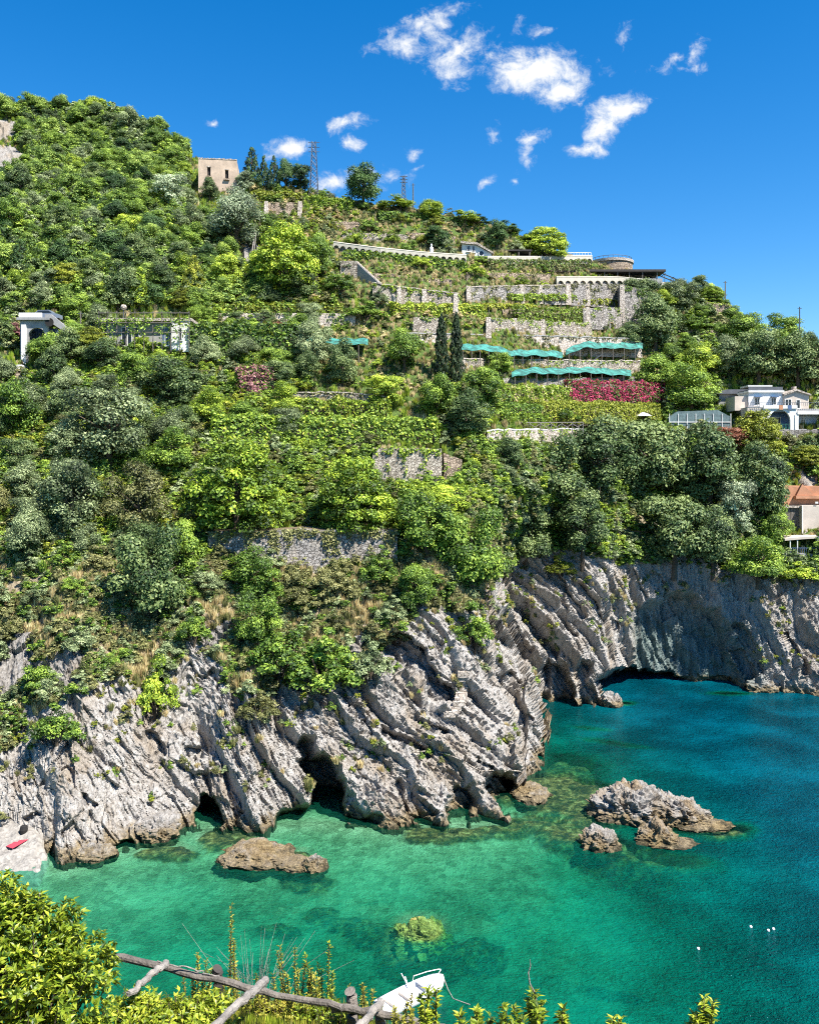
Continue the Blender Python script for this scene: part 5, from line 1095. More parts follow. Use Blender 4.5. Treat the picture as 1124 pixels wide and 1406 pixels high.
w = MB().lathe([(.62, 0), (.62, .06)], (0, 0, 0), 20).build('round_opening', M_VOID, S.root); w.location = (S.X(69.5), -.32, S.Z(443)); w.rotation_euler.x = math.radians(90)
S.box('rear_volume', M_CONC, 66, 94, 460, 503, 1.0, 5)
c0 = P(54, 436.3, S.d) + Vector((0, 2.6, .01)); car = empty('parked_car', c0); tag(car, 'blue grey car parked on the flat roof of the arched house', 'car'); q = MB()
q.prism([(-2.1, .3), (-2.15, .75), (-1.5, .95), (-.9, 1.42), (.7, 1.45), (1.3, 1.0), (2.05, .85), (2.1, .3)], -.8, .8); q.build('body', plain('car_paint', (.16, .19, .24), .3, .1, 1), car)
for y in (-.815, .805): MB().prism([(-1.25, .97), (-.85, 1.34), (.62, 1.36), (1.08, 1.0)], y, y + .01).build('side_window', M_GLASS, car)
for x in (-1.3, 1.3):
    for y in (-.72, .72): w = MB().lathe([(.2, -.11), (.33, -.1), (.33, .1), (.2, .11)], (0, 0, 0), 16).build('wheel', M_VOID, car); w.location = (x, y, .33); w.rotation_euler.x = math.radians(90)
S = Site('trellised_house', 'low white house behind an overgrown trellis', 'house', 205, 480)
S.box('walls', M_CONC, 146, 238, 442, 484, 0, 6); S.box('white_bay', M_WHITE, 236.5, 263, 442, 484, -.8, 5); S.box('roof', M_PALE, 144, 265, 438, 441.8, -.9, 6)
for x in (168, 176, 186): S.window(x, x + 5, 450, 474, -.02, mull=False)
S.window(248.5, 251.5, 452, 468, -.83, mull=False); S.window(222, 232, 450, 474, -.02, glass=M_BLUE)
T = Site('trellis', 'overgrown timber trellis in front of the low white house', 'trellis', 205, 478); T.root.location.y -= 3.0
for x in np.linspace(145, 266, 11): T.box('upright', M_GREYW, x, x + .9, 432, 486, 0, .12)
for y in (434, 447, 460): T.box('rail', M_GREYW, 145, 267, y, y + 1, -.12, -.01)
g = np.random.default_rng(9); n = 1500; c = np.stack([g.uniform(T.X(143), T.X(266), n), g.normal(.1, .35, n), T.Z(440) - np.abs(g.normal(0, 1, n)) * (T.Z(440) - T.Z(474)) * .55], -1); c = c[fbm(c[:, 0] / 2, c[:, 1], c[:, 2] / 2, 2) > -.05]
link('climbers', leaf_mesh('climbers', c, g.normal(size=c.shape) + [0, -.5, .3], g.uniform(.12, .26, len(c)), g.uniform(.2, .9, len(c)), .6, LM['mid'], g), T.root)
S = Site('globe_lamp', 'white globe street lamp above the trellised house', 'street lamp', 170, 445); MB().tube([(0, 0, -2), (0, 0, S.Z(426))], .09, 6).build('pole', M_IRON, S.root); o = MB().lathe([(.04, -.46), (.31, -.37), (.46, -.11), (.46, .11), (.31, .37), (.04, .46)], (0, 0, S.Z(422)), 16).build('globe', M_PALE, S.root, True); MB().tube([(0, 0, S.Z(426)), (0, 0, S.Z(425))], .2, 8).build('collar', M_IRON, S.root)

# --- white villa
S = Site('white_villa', 'white two storey villa with arched porch and railed terraces above the cove', 'villa', 1070, 606)
S.box('base_wall', M_STONE2, 1056, 1150, 590.2, 612, 0, 2.5)
q = MB(); arched_panel(q, S.X(1048), S.X(1094), S.Z(590), S.Z(561), S.X(1056), S.X(1085), S.Z(577), .2, .7); q.build('porch_front', M_WHITE, S.root)
S.box('porch_back', M_BLUE, 1048, 1094, 562, 590, 2.6, 3.0); S.box('porch_floor', M_CONC, 1050, 1124, 589, 590.1, .3, 2.59)  # blue porch back: the shade under the terrace put into its colour
w = S.window(1063, 1079, 572, 588, 2.57, M_WHITE, M_GLASS, True, 'porch_window', False)
S.box('recess_back', plain('blue_shade_tinted_render', (.42, .47, .55), .7, .15, .6), 1094.2, 1150, 569, 590, 2.4, 3); S.box('recess_slab', M_WHITE, 1094.2, 1150, 565, 568.8, .0, 3)  # recess wall tinted blue-grey, its shade is painted into the render
S.box('recess_pillar', M_WHITE, 1091, 1096, 569, 590, .1, .5); wn_ = S.window(1107, 1113, 575, 589, 2.37, M_WHITE, M_GLASS, True, 'fan_window', False)
for a in (60, 90, 120): MB().tube([(S.X(1110), 2.33, S.Z(574)), (S.X(1110) + .8 * math.cos(math.radians(a)), 2.33, S.Z(574) + .8 * math.sin(math.radians(a)))], .05, 4).build('fan_bar', M_WHITE, wn_)
q = MB(); q.box(S.X(1060), S.X(1086), .25, .32, S.Z(582.5), S.Z(581.9))
for i in range(14): q.box(S.X(1060 + 2 * i), S.X(1060 + 2 * i) + .05, .26, .31, S.Z(589), S.Z(582.5))
q.build('porch_railing', M_TEAL, S.root)
S.box('terrace_parapet', M_WHITE, 1048, 1094, 556.5, 560.9, .0, .35); S.box('upper_floor', M_CONC, 1030, 1150, 560.95, 564.9, .36, 9)
S.box('upper_walls', M_WHITE, 1036, 1084, 537, 560.9, 3, 8); S.box('cornice', M_WHITE, 1035, 1085, 534.2, 536.9, 2.7, 8.2)
S.box('roof_parapet', M_SLATE, 1036, 1084, 529, 534.1, 3, 3.3); S.box('roof_deck', M_SLATE, 1036, 1084, 533, 534.15, 3.31, 8.1); S.box('awning', M_PARASOL, 1036, 1070, 526.5, 528.6, 3.2, 7)
q = MB(); q.prism([(S.X(1084.2), S.Z(560.9)), (S.X(1119), S.Z(560.9)), (S.X(1119), S.Z(541)), (S.X(1101), S.Z(535)), (S.X(1084.2), S.Z(541))], 2.6, 8); q.build('wing_walls', M_CREAM, S.root)
q = MB(); q.prism([(S.X(1083), S.Z(541.5)), (S.X(1101), S.Z(534.9)), (S.X(1121), S.Z(541.7)), (S.X(1121), S.Z(539.7)), (S.X(1101), S.Z(532.5)), (S.X(1083), S.Z(539.5))], 2.2, 8.3); q.build('wing_roof', M_PALE, S.root)
S.box('chimney', M_PALE, 1106, 1110, 527, 536, 5, 6)
for x, y in ((1045, 545), (1068, 545)):
    S.window(x, x + 6, y, y + 9, 2.97, M_WHITE, M_GLASS); S.box('awning', M_BLUE, x - 2, x + 8, y - 2.2, y - 1.2, 2.2, 2.95)
S.window(1086, 1094, 547, 557, 2.57, M_WHITE, M_GLASS); S.window(1102, 1106, 548, 559, 2.57, M_WHITE, M_GLASS, False)
S.box('side_annex', M_CREAM, 1018, 1035.8, 542, 562, 3.4, 8); S.box('annex_wall', M_CREAM, 1026, 1047.8, 559, 572, .4, 3.3)
q = MB(); q.box(S.X(1026), S.X(1124), .05, .1, S.Z(553.2), S.Z(552.6))
for i in range(33): q.box(S.X(1027 + 3 * i), S.X(1027 + 3 * i) + .05, .05, .09, S.Z(557), S.Z(553.2))
q.build('terrace_railing', M_IRON, S.root)
for nm, mt, x, lb in (('beach_towel', M_TERRA, 1069, 'rust red towel hung over the villa terrace parapet'), ('beach_towel', M_BLUE, 1081, 'deep blue towel hung over the villa terrace parapet')):
    c = S.root.location; o = MB().box(0, S.s * 5, -.05, -.01, -S.s * 6, 0).box(0, S.s * 5, -.05, .40, .012, .04).build(nm, mt); o.location = (c.x + S.X(x), c.y, c.z + S.Z(556.5)); tag(o, lb, 'towel')
S = Site('garden_shed', 'grey shed with a dark slate roof left of the white villa', 'shed', 1008, 556)
S.box('walls', M_CONC, 986, 1032, 541, 562, 0, 4); q = MB(); q.prism([(S.X(983), S.Z(541)), (S.X(1034), S.Z(541)), (S.X(1030), S.Z(535)), (S.X(996), S.Z(535))], -.6, 4.5); q.build('roof', M_SLATE, S.root); S.box('door', M_SLATE, 1000, 1007, 545, 562, -.05, -.002); S.window(1014, 1022, 545, 552, -.02)
S = Site('net_house', 'long grey green net tunnel left of the villa garden', 'greenhouse', 960, 592)
q = MB(); pf = [(S.X(918), S.Z(592)), (S.X(918), S.Z(574)), (S.X(930), S.Z(565)), (S.X(985), S.Z(563)), (S.X(1002), S.Z(572)), (S.X(1002), S.Z(592))]; q.prism(pf, 0, 4); q.build('net', M_NETG, S.root)
for x in np.linspace(918, 1002, 8): S.box('hoop', M_WHITE, x, x + .8, 568, 594, -.12, -.02)
S.box('rail', M_WHITE, 918, 1003, 579, 580, -.1, -.02)

# --- terracotta house and cafe terrace at the edge
S = Site('terracotta_house', 'terracotta walled house with a cream rendered front beside the oaks', 'house', 1100, 736)
S.box('terracotta_wall', M_TERRA, 1083, 1160, 668, 697, 2, 7); q = MB(); q.prism([(S.X(1098), S.Z(681)), (S.X(1124), S.Z(681)), (S.X(1106), S.Z(665))], 1.4, 1.95); q.build('gable', M_TERRA, S.root); S.box('ledge', M_TERRA, 1096, 1160, 681.2, 685, 1.0, 1.95)
S.box('cream_front', M_CREAM, 1101, 1160, 694, 733, .3, 1.95); S.box('front_trim', M_PARASOL, 1101, 1102.5, 694, 733, .2, .29); S.box('wall_lamp', M_PARASOL, 1119, 1123, 689, 691.5, .1, .28)
for i in range(7): S.box('plank', M_GREYW, 1073 + 4 * i, 1073 + 4 * i + 3.7, 698, 738, 1.2 + .03 * (i % 2), 1.5)
S.box('roof_edge', M_PALE, 1071, 1100.8, 695, 697.6, .9, 2)
S = Site('cafe_terrace', 'covered cafe terrace with white posts and blue railing at the frame edge', 'terrace', 1105, 768)
q = MB(); n = 10; up = [(S.X(1077 + 78 * i / n), S.Z(744 - 5 * math.sin(math.pi * min(1, .1 + .5 * i / n)))) for i in range(n + 1)]; q.prism(up + [(x, z + .35) for x, z in up[::-1]], 0, 4); q.build('roof', M_CREAM, S.root)
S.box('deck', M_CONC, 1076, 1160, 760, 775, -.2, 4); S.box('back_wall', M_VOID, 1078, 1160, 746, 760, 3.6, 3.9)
for x in (1084, 1094, 1121): S.box('post', M_PARASOL, x, x + 1.3, 741, 760, .1, .25)
q = MB(); q.box(S.X(1084), S.X(1160), -.1, -.03, S.Z(752.6), S.Z(752))
for i in range(26): q.box(S.X(1085 + 3 * i), S.X(1085 + 3 * i) + .05, -.1, -.04, S.Z(760), S.Z(752.6))
q.build('railing', M_BLUE, S.root)

# --- nets, pergolas, vines, blossoms
def net(label, pts, dep, mat, hpost, posts, drop=8, sag=.3):
    """shade net stretched from the wall behind down to a row of front posts"""
    fs = [foot(x, y + hpost) for x, y in pts]; d = [f.y - .3 for f in fs]; A = P(pts[0][0], pts[0][1] + hpost, d[0] - dep); r_ = empty('net_canopy', A); tag(r_, label, 'net'); xs = [p_[0] for p_ in pts]; n = int((xs[-1] - xs[0]) / 3); v = []; m = 7; ys = [p_[1] for p_ in pts]
    def edge(x):
        dj = float(np.interp(x, xs, d)); y = float(np.interp(x, xs, ys)); return P(x, y, dj) - A, P(x, y + drop, dj - dep) - A
    for i in range(n + 1):
        x = xs[0] + (xs[-1] - xs[0]) * i / n; bk, fr = edge(x)
        for k in range(m + 1):
            tt = k / m; p_ = fr.lerp(bk, tt); v.append((p_.x, p_.y, p_.z - sag * math.sin(math.pi * tt) * (.6 + .4 * math.sin(i * .5)) + .12 * math.sin(i * .8 + k * .8) + .10 * math.sin(i * .23)))
    f = [(i * (m + 1) + k, (i + 1) * (m + 1) + k, (i + 1) * (m + 1) + k + 1, i * (m + 1) + k + 1) for i in range(n) for k in range(m)]
    me = bpy.data.meshes.new('net'); me.from_pydata(v, [], f); me.update(); me.polygons.foreach_set('use_smooth', np.ones(len(f), bool)); me.materials.append(mat); o = link('net', me, r_); sol = o.modifiers.new('thickness', 'SOLIDIFY'); sol.thickness = .06
    for i in range(posts):
        x = xs[0] + (xs[-1] - xs[0]) * (i + .3) / posts; bk, fr = edge(x); gz = ground_z(fr.x + A.x, fr.y + A.y); MB().tube([(fr.x, fr.y, fr.z - .05), (fr.x, fr.y, min(fr.z - 1.2, (gz or 0) - A.z - .3))], .07, 5).build('post', M_GREYW, r_)
    return r_
net('sagging teal net left part of the upper terrace behind the cypresses', [(632, 473), (680, 474), (700, 480), (772, 482)], 3.2, M_TEAL, 14, 12)
net('teal net over the shaded right part of the upper terrace', [(776, 480), (800, 470), (840, 469), (882, 472)], 3.6, M_TEAL, 20, 7)
net('bright teal net over the lower terrace above the blossom', [(702, 510), (730, 505), (800, 504), (866, 507)], 4.2, M_TEAL, 14, 11)
net('teal net half hidden among trees on the left terraces', [(395, 464), (440, 462), (505, 466)], 3.0, M_TEAL, 12, 6)
S = Site('terrace_stair', 'small dark stair with handrails between the two net terraces', 'stair', 805, 508); 
for i in range(8): MB().box(i * .34, i * .34 + .34, 0, 1.2, i * .24 - .6, i * .24).build('step', M_CONC, S.root)
for y in (-.05, 1.2): MB().tube([(0, y, .9), (2.9, y, 2.9)], .06, 5).build('handrail', M_IRON, S.root)
hedge('bougainvillea', 'magenta and red bougainvillea hedge under the lower teal net', 'bougainvillea', 780, 524, 551, 914, 525, 552, 2.0, 'mid', .16, 40, pal2='magenta', frac2=.66)
hedge('hedge', 'bright yellow green clipped hedge below the magenta blossom', 'hedge', 742, 554, 582, 906, 553, 582, 2.0, 'yellow', .16, 36)
hedge('hedge', 'dark green clipped hedge left of the yellow hedge', 'hedge', 692, 556, 578, 746, 555, 580, 2.0, 'mid', .16, 36)
hedge('vine_row', 'yellow green vine row at the level of the blossom', 'vine', 690, 530, 552, 786, 530, 552, 1.6, 'bright', .18, 30, pal2='straw', frac2=.15)
hedge('vine_pergola', 'vine pergola below the grey stone piers', 'vine', 664, 418, 432, 738, 419, 433, 2.2, 'yellow', .2, 30, 1.0, 5)
hedge('vine_pergola', 'vine pergola under the tall grey scalloped wall', 'vine', 702, 405, 420, 792, 405, 420, 2.0, 'bright', .2, 30, 1.0, 6)
hedge('vine_row', 'hanging vines over the stone wall right of the cypresses', 'vine', 712, 423, 447, 800, 424, 448, 1.5, 'bright', .2, 30, pal2='scrub', frac2=.3)
hedge('vine_pergola', 'short vine pergola against the tall pier', 'vine', 802, 412, 425, 848, 412, 425, 1.6, 'yellow', .2, 32, .8, 3)
hedge('hanging_creeper', 'creeper hanging below the scalloped parapet right of the cottage', 'creeper', 672, 358, 372, 812, 357, 371, .8, 'scrub', .2, 26, pal2='mid', frac2=.5)
hedge('hanging_creeper', 'row of bushes right under the long scalloped road wall', 'creeper', 470, 344, 358, 640, 358, 374, 1.2, 'mid', .22, 26, pal2='bright', frac2=.4)
hedge('vine_row', 'vines along the top of the stone walls above the cypresses', 'vine', 540, 415, 437, 664, 420, 440, 2.0, 'bright', .22, 28, pal2='yellow', frac2=.4)
hedge('vine_row', 'bright vines on the sloping bed below the pale curb', 'vine', 340, 548, 580, 535, 550, 582, 3.5, 'bright', .2, 26, pal2='yellow', frac2=.3)
hedge('hedge', 'long thick hedge with bright top in front of the vine terrace', 'hedge', 290, 572, 614, 600, 574, 618, 3.0, 'mid', .2, 30, pal2='bright', frac2=.35)
hedge('hedge', 'yellow topped hedge strip at the front of the vine terrace', 'hedge', 400, 570, 584, 520, 570, 584, 2.4, 'yellow', .2, 34)
hedge('hedge', 'low clipped hedge below the weathered bastion', 'hedge', 545, 668, 690, 640, 668, 688, 2.2, 'bright', .2, 30)
hedge('creeper', 'green creeper covering the top of the pale wall strip', 'creeper', 300, 418, 432, 470, 416, 432, 2.0, 'yellow', .22, 28, pal2='mid', frac2=.4)
hedge('vine_row', 'vines over the brown hut-like wall near the ridge', 'vine', 345, 262, 280, 412, 264, 281, 2.5, 'yellow', .24, 26)
hedge('vine_row', 'vine row below the tallest pylon', 'vine', 420, 268, 284, 482, 276, 290, 2.0, 'bright', .24, 26)
hedge('vine_row', 'dark vine row along the upper terraced hill', 'vine', 520, 290, 306, 640, 300, 316, 2.0, 'mid', .24, 26)
hedge('garden_thicket', 'tall dark green thicket of garden plants right of the trellised house', 'thicket', 262, 442, 500, 420, 448, 500, 3.0, 'mid', .24, 26, pal2='holm', frac2=.4)
hedge('blossom_bush', 'rust red blossom over the garden below the pale wall strip', 'bougainvillea', 362, 444, 464, 415, 446, 466, 1.5, 'rust', .2, 34, pal2='mid', frac2=.2)
hedge('bougainvillea', 'dusky rose bougainvillea mound in the left garden', 'bougainvillea', 330, 500, 548, 378, 506, 546, 2.5, 'rose', .18, 34, pal2='mid', frac2=.3, push=-.5)
hedge('hedge', 'leafy hedge round the foot of the cross-railed wall', 'hedge', 690, 568, 582, 790, 568, 582, 1.2, 'bright', .16, 34)
S = Site('arch_frame', 'white tubular arch frame at the right end of the blossom', 'frame', 900, 552)
for y in (0, 1.2, 2.4): MB().tube([(S.X(886), y, S.Z(535)), (S.X(905), y, S.Z(530)), (S.X(914), y, S.Z(534)), (S.X(915), y, S.Z(554))], .07, 5).build('hoop', M_WHITE, S.root)
MB().tube([(S.X(914), 0, S.Z(541)), (S.X(914), 2.4, S.Z(541))], .06, 5).build('rail', M_WHITE, S.root)
S = Site('parasol', 'white parasol standing in front of the yellow hedge', 'parasol', 880, 588); S.root.location.y -= 1.0
MB().lathe([(1.55, S.Z(572)), (1.0, S.Z(569)), (.1, S.Z(566.5))], (0, 0, 0), 14).build('canopy', M_PARASOL, S.root); MB().tube([(0, 0, -.5), (0, 0, S.Z(567))], .04, 6).build('pole', M_GREYW, S.root)
# cross-railed fence on the sunlit wall
f0, f1 = foot(668, 612), foot(800, 612); d0 = (f0.y + f1.y) / 2 - .2; A = P(668, 592, d0); r_ = empty('cross_rail_fence', A); tag(r_, 'white cross-railed fence on the sunlit stone wall', 'fence'); n = 9
for i in range(n + 1):
    a = P(668 + 132 * i / n, 591, d0) - A; MB().tube([(a.x, a.y, -.2), (a.x, a.y, 1.25)], .06, 5).build('post', M_PALEW, r_)
    if i < n:
        b_ = P(668 + 132 * (i + 1) / n, 591, d0) - A
        MB().tube([(a.x, a.y, .1), (b_.x, b_.y, 1.1)], .05, 5).build('cross_bar', M_PALEW, r_); MB().tube([(a.x, a.y - .08, 1.1), (b_.x, b_.y - .08, .1)], .05, 5).build('cross_bar', M_PALEW, r_)
MB().tube([(0, 0, 1.22), tuple(P(800, 591, d0) - A + Vector((0, 0, 1.22)))], .06, 5).build('top_rail', M_PALEW, r_)
f = foot(413, 600); r_ = empty('garden_ladder', P(413, 602, f.y - 1.2)); tag(r_, 'small grey ladder leaning against the long thick hedge', 'ladder')
for x in (-.75, .75): MB().tube([(x, 0, -.3), (x * .9, .5, 2.2)], .06, 5).build('rail', M_PALEW, r_)
for z in (.4, 1.0, 1.6): MB().tube([(-.72, .2 * z, z), (.72, .2 * z, z)], .05, 5).build('rung', M_PALEW, r_)

# --- stair cut along the rock face
st = empty('rock_stair', foot(632, 950)); tag(st, 'narrow concrete stair climbing the slanting rock face', 'stair'); sp = [(636, 924), (634, 935), (634, 946), (633, 957), (629, 967), (622, 976), (612, 985)]; xs = np.interp(np.linspace(0, 6, 26), range(7), [p_[0] for p_ in sp]); ys = np.interp(np.linspace(0, 6, 26), range(7), [p_[1] for p_ in sp])
for x, y in zip(xs, ys):
    f = foot(float(x), float(y)); o = MB().box(-.6, .6, -.16, .3, -.35, .10).build('step', M_PALE, st); o.location = f - st.location + Vector((0, -.12, .10))
pt = [foot(x, y) for x, y in ((566, 1036), (590, 1034), (612, 1038), (632, 1046), (648, 1056), (660, 1062), (690, 1060), (714, 1062))]; r_ = empty('mooring_pipe', pt[0]); tag(r_, 'pale pipe with loops crossing the lower rock slab', 'pipe')
MB().tube([p_ - pt[0] + Vector((0, -.25, .3)) for p_ in pt], .07, 6).build('pipe', M_STONE, r_); c = pt[4] - pt[0]
MB().tube([(c.x + .9 * math.cos(a), c.y - .5, c.z + .5 + 1.3 * math.sin(a) + .5 * math.cos(a)) for a in np.linspace(0, 6.28, 17)], .035, 5).build('loop', M_PALE, r_)
# ------------------------------------------------------------------ rocks in the water
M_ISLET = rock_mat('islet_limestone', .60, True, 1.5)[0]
def rock(name, label, pxc, pyc, wpx, hpx, dep, seed, n=(110, 64), lobes=None, sunk=.35, amp=.2, mat=None, flat=.75):
    """sea rock standing in the water; wpx/hpx: its width and height in the photo"""
    X0, Y0 = wpt(pxc, pyc); s = Y0 / F; a, hgt, b_ = wpx * s / 2, hpx * s, dep / 2
    th = np.linspace(0, 2 * np.pi, n[0], endpoint=False); ph = np.linspace(-.35, np.pi / 2, n[1]); T, Q = np.meshgrid(th, ph)
    x = np.cos(Q) * np.cos(T); y = np.cos(Q) * np.sin(T); z = np.sin(Q)
    k = 1 + amp * fbm(x * 1.3 + seed, y * 1.3, z * 1.3 + seed, 4, .6) + amp * .5 * ridged(x * 2.2 + seed, y * 2.2 - seed, z * 2.2, 3, .55) - amp * .3
    prof_ = np.ones_like(T)
    if lobes is not None: prof_ = np.interp(x, [l[0] for l in lobes], [l[1] for l in lobes])
    k = np.clip(k, .7, 1.25); vx, vy, vz = x * k * a, y * k * b_, np.sign(z) * np.abs(z) ** flat * (1 + .8 * (k - 1)) * hgt * .92 * prof_
    u_ = (vx * .8 + vz * .6); pp = u_ / 1.1 + .7 * perlin(vx / 2 + seed, vy / 2, vz / 2); dsp_ = .28 * (saw(pp, .2) - .5) * min(1, hgt / 3) + .16 * fbm(vx / .7, vy / .7 + seed, vz / .7, 3, .6) * min(1, hgt / 2)
    fc = .5 * min(1, hgt / 2) * (facets(u_ / 1.2, (vz * .8 - vx * .6) / 2.0 + seed, vy / 1.4) + .5 * facets(u_ / .5 + seed, (vz * .8 - vx * .6) / .9, vy / .6, 9) + .25 * facets(vx / .25, vy / .25, vz / .25 + seed, 21)); dsp_ = dsp_ * .5 + fc
    vx, vy, vz = vx + dsp_ * x, vy + dsp_ * y, vz + dsp_ * np.maximum(z, .15)
    vv = np.stack([vx, vy, vz], -1).reshape(-1, 3); ii = np.arange(n[0] * n[1]).reshape(n[1], n[0]); jj = np.roll(ii, -1, 1)
    me = mesh_np(name, vv, np.stack([ii[:-1], jj[:-1], jj[1:], ii[1:]], -1).reshape(-1, 4), mat or M_ISLET); o = link(name, me); o.location = (X0, Y0, 0); return tag(o, label, 'rock')
rock('sea_rock', 'taller left half of the big grey islet in the cove', 864, 1118, 106, 35, 6.0, 3.1, lobes=[(-1, .55), (-.5, .9), (0, 1.08), (.5, 1.0), (1, .8)])
rock('sea_rock', 'right half of the big grey islet sloping down to the sea', 926, 1122, 88, 33, 5.0, 8.7, lobes=[(-1, 1.15), (-.5, 1.1), (0, .85), (.5, .6), (1, .35)])
rock('sea_rock', 'flat brown ledge trailing off the big islet', 962, 1134, 76, 6, 3.0, 5.3, (80, 30))
rock('sea_rock', 'small pointed grey rock in front of the big islet', 905, 1154, 56, 23, 2.8, 2.2, (80, 44), lobes=[(-1, .4), (-.35, .7), (-.1, 1.2), (.2, .9), (1, .3)])
rock('sea_rock', 'thin flat ledge under the small pointed rock', 915, 1158, 74, 4, 2.6, 6.4, (70, 24))
rock('sea_rock', 'low brown rock left of the small pointed rock', 823, 1160, 52, 22, 3.2, 9.9, (80, 40))
rock('sea_rock', 'yellow brown rock ledge below the pale slab cliff', 352, 1176, 96, 14, 5.0, 4.5, (110, 46), lobes=[(-1, .7), (-.5, 1.05), (0, 1.0), (.5, .7), (1, .45)])
rock('sea_rock', 'low brown tongue joining the yellow ledge to its knob', 402, 1188, 60, 9, 2.6, 11.4, (80, 30))
rock('sea_rock', 'small grey knob at the end of the yellow brown ledge', 432, 1192, 28, 17, 1.6, 7.1, (60, 36))
rock('sea_rock', 'brown boulder tucked into the cliff foot by the beach', 130, 1176, 54, 14, 2.5, 1.4, (70, 30))
rock('sea_rock', 'rounded boulder at the cliff foot left of the yellow ledge', 215, 1146, 60, 26, 3.5, 3.6, (80, 36))
rock('sea_rock', 'flat brown rock at the corner of the headland', 728, 1092, 46, 10, 5.0, 2.8, (70, 26))
rock('sea_rock', 'small dark rock at the foot of the cove wall', 1046, 948, 44, 14, 3.0, 5.9, (60, 30))
rock('sea_rock', 'low pale rock at the tip of the second rock spur', 838, 968, 26, 16, 3.0, 6.6, (60, 30))
# boulder just under the surface
M_WEED, t, out = new_mat('weedy_rock'); q = NT(t); p = q.pos()
wb = q.n('ShaderNodeBsdfPrincipled', {'Base Color': q.ramp(q.noise(p, 1.8, 7, .75), [(.32, (.03, .045, .01)), (.44, (.26, .23, .05)), (.56, (.56, .46, .13)), (.72, (.68, .60, .26))]), 'Roughness': .9, 'Normal': q.bump(q.noise(p, 3.5, 6, .7), 1, .4)}); t.links.new(wb.outputs[0], out.inputs[0])
X0, Y0 = wpt(578, 1275); o = rock('submerged_boulder', 'round yellowish boulder just under the clear water', 578, 1263, 74, 34, 2.9, 12.3, (90, 50), amp=.14, mat=M_WEED, flat=.42); o.location.z = -2.12
X0, Y0 = wpt(655, 1272); o = rock('submerged_boulder', 'dim submerged rock right of the yellowish boulder', 655, 1272, 50, 20, 2.0, 14.3, (60, 30), mat=M_WEED); o.location.z = -3.0

# ------------------------------------------------------------------ boat, buoys, beach things
bw0, bw1 = wpt(522, 1394), wpt(608, 1352); bd = Vector((bw1[0] - bw0[0], bw1[1] - bw0[1], 0)); BL = bd.length; br = empty('small_boat', ((bw0[0] + bw1[0]) / 2, (bw0[1] + bw1[1]) / 2, 0), math.atan2(bd.y, bd.x)); tag(br, 'small white motorboat moored in the green water', 'boat')
M_HULL = plain('white_gelcoat', (.80, .80, .80), .35, .05, 1)
def hull_ring(z, k, inn=0):
    t = np.linspace(-1, 1, 25); w = np.where(t < 0, .86 + .14 * (1 - t * t), np.sqrt(np.maximum(0, 1 - np.maximum(t, 0) ** 2.4))) * .82 * k - inn; w = np.maximum(w, .015)
    xl = t * (BL / 2 - inn) * (1 - .08 * (1 - k)); return [(a, b_, z + .12 * max(0, a / (BL / 2)) ** 2) for a, b_ in zip(xl, w)] + [(a, -b_, z + .12 * max(0, a / (BL / 2)) ** 2) for a, b_ in zip(xl[::-1], w[::-1])]
q = MB(); rings = [hull_ring(-.25, .45), hull_ring(.05, .85), hull_ring(.55, 1.0), hull_ring(.58, 1.0, .12), hull_ring(.30, .9, .2)]; m_ = len(rings[0])
for r in rings: q.v += r
for k in range(4): q.f += [(k * m_ + i, k * m_ + (i + 1) % m_, (k + 1) * m_ + (i + 1) % m_, (k + 1) * m_ + i) for i in range(m_)]
q.f.append(tuple(4 * m_ + i for i in range(m_))); q.build('hull', M_HULL, br, True)
MB().slab([(BL * .14, -.55), (BL * .30, -.42), (BL * .40, -.2), (BL * .40, .2), (BL * .30, .42), (BL * .14, .55)], .585, .66).build('foredeck', M_HULL, br)
for x in (-BL * .1, -BL * .32): MB().box(x - .18, x + .18, -.6, .6, .34, .48).build('seat', M_CREAM, br)
MB().tube([(BL * .1, .62, .6), (BL * .12, .64, .95), (BL * .3, .42, 1.0), (BL * .44, .1, 1.05), (BL * .46, 0, 1.05), (BL * .44, -.1, 1.05), (BL * .3, -.42, 1.0), (BL * .12, -.64, .95), (BL * .1, -.62, .6)], .025, 5).build('bow_rail', M_WHITE, br)
MB().tube([(BL * .02, .5, .5), (-BL * .05, .8, 1.35)], .035, 5).build('awning_pole', M_WHITE, br); MB().tube([(BL * .02, .5, .5), (-BL * .0, .75, 1.1)], .03, 5).build('awning_pole', M_WHITE, br)
MB().box(-BL * .5 - .3, -BL * .5 + .02, -.18, .18, .1, .85).build('outboard_motor', M_IRON, br)
b2 = [wpt(608, 1352), wpt(622, 1372), wpt(645, 1380)]; r_ = MB().tube([(b2[0][0], b2[0][1], .55), ((b2[0][0] + b2[1][0]) / 2, (b2[0][1] + b2[1][1]) / 2, .15), (b2[1][0], b2[1][1], .03), (b2[2][0], b2[2][1], .02)], .03, 5).build('mooring_line', M_PALEW); tag(r_, 'thin pale mooring line running from the boat bow', 'rope')
for x, y, lb in ((1030, 1273, 'white buoy furthest from the frame edge of the three together'), (1054, 1278, 'white buoy in the middle of the three together'), (1061, 1276, 'white buoy closest to the frame edge'), (958, 1303, 'lone white buoy nearer the boat')):
    a = wpt(x, y); e_ = empty('mooring_buoy', (a[0], a[1], 0)); tag(e_, lb, 'buoy', 'white mooring buoys'); MB().lathe([(.02, -.10), (.09, -.06), (.11, .03), (.08, .10), (.02, .13)], (0, 0, 0), 12).build('float', M_HULL, e_, True); MB().tube([(0, 0, .12), (0, 0, .17)], .02, 6).build('eyelet', M_IRON, e_)
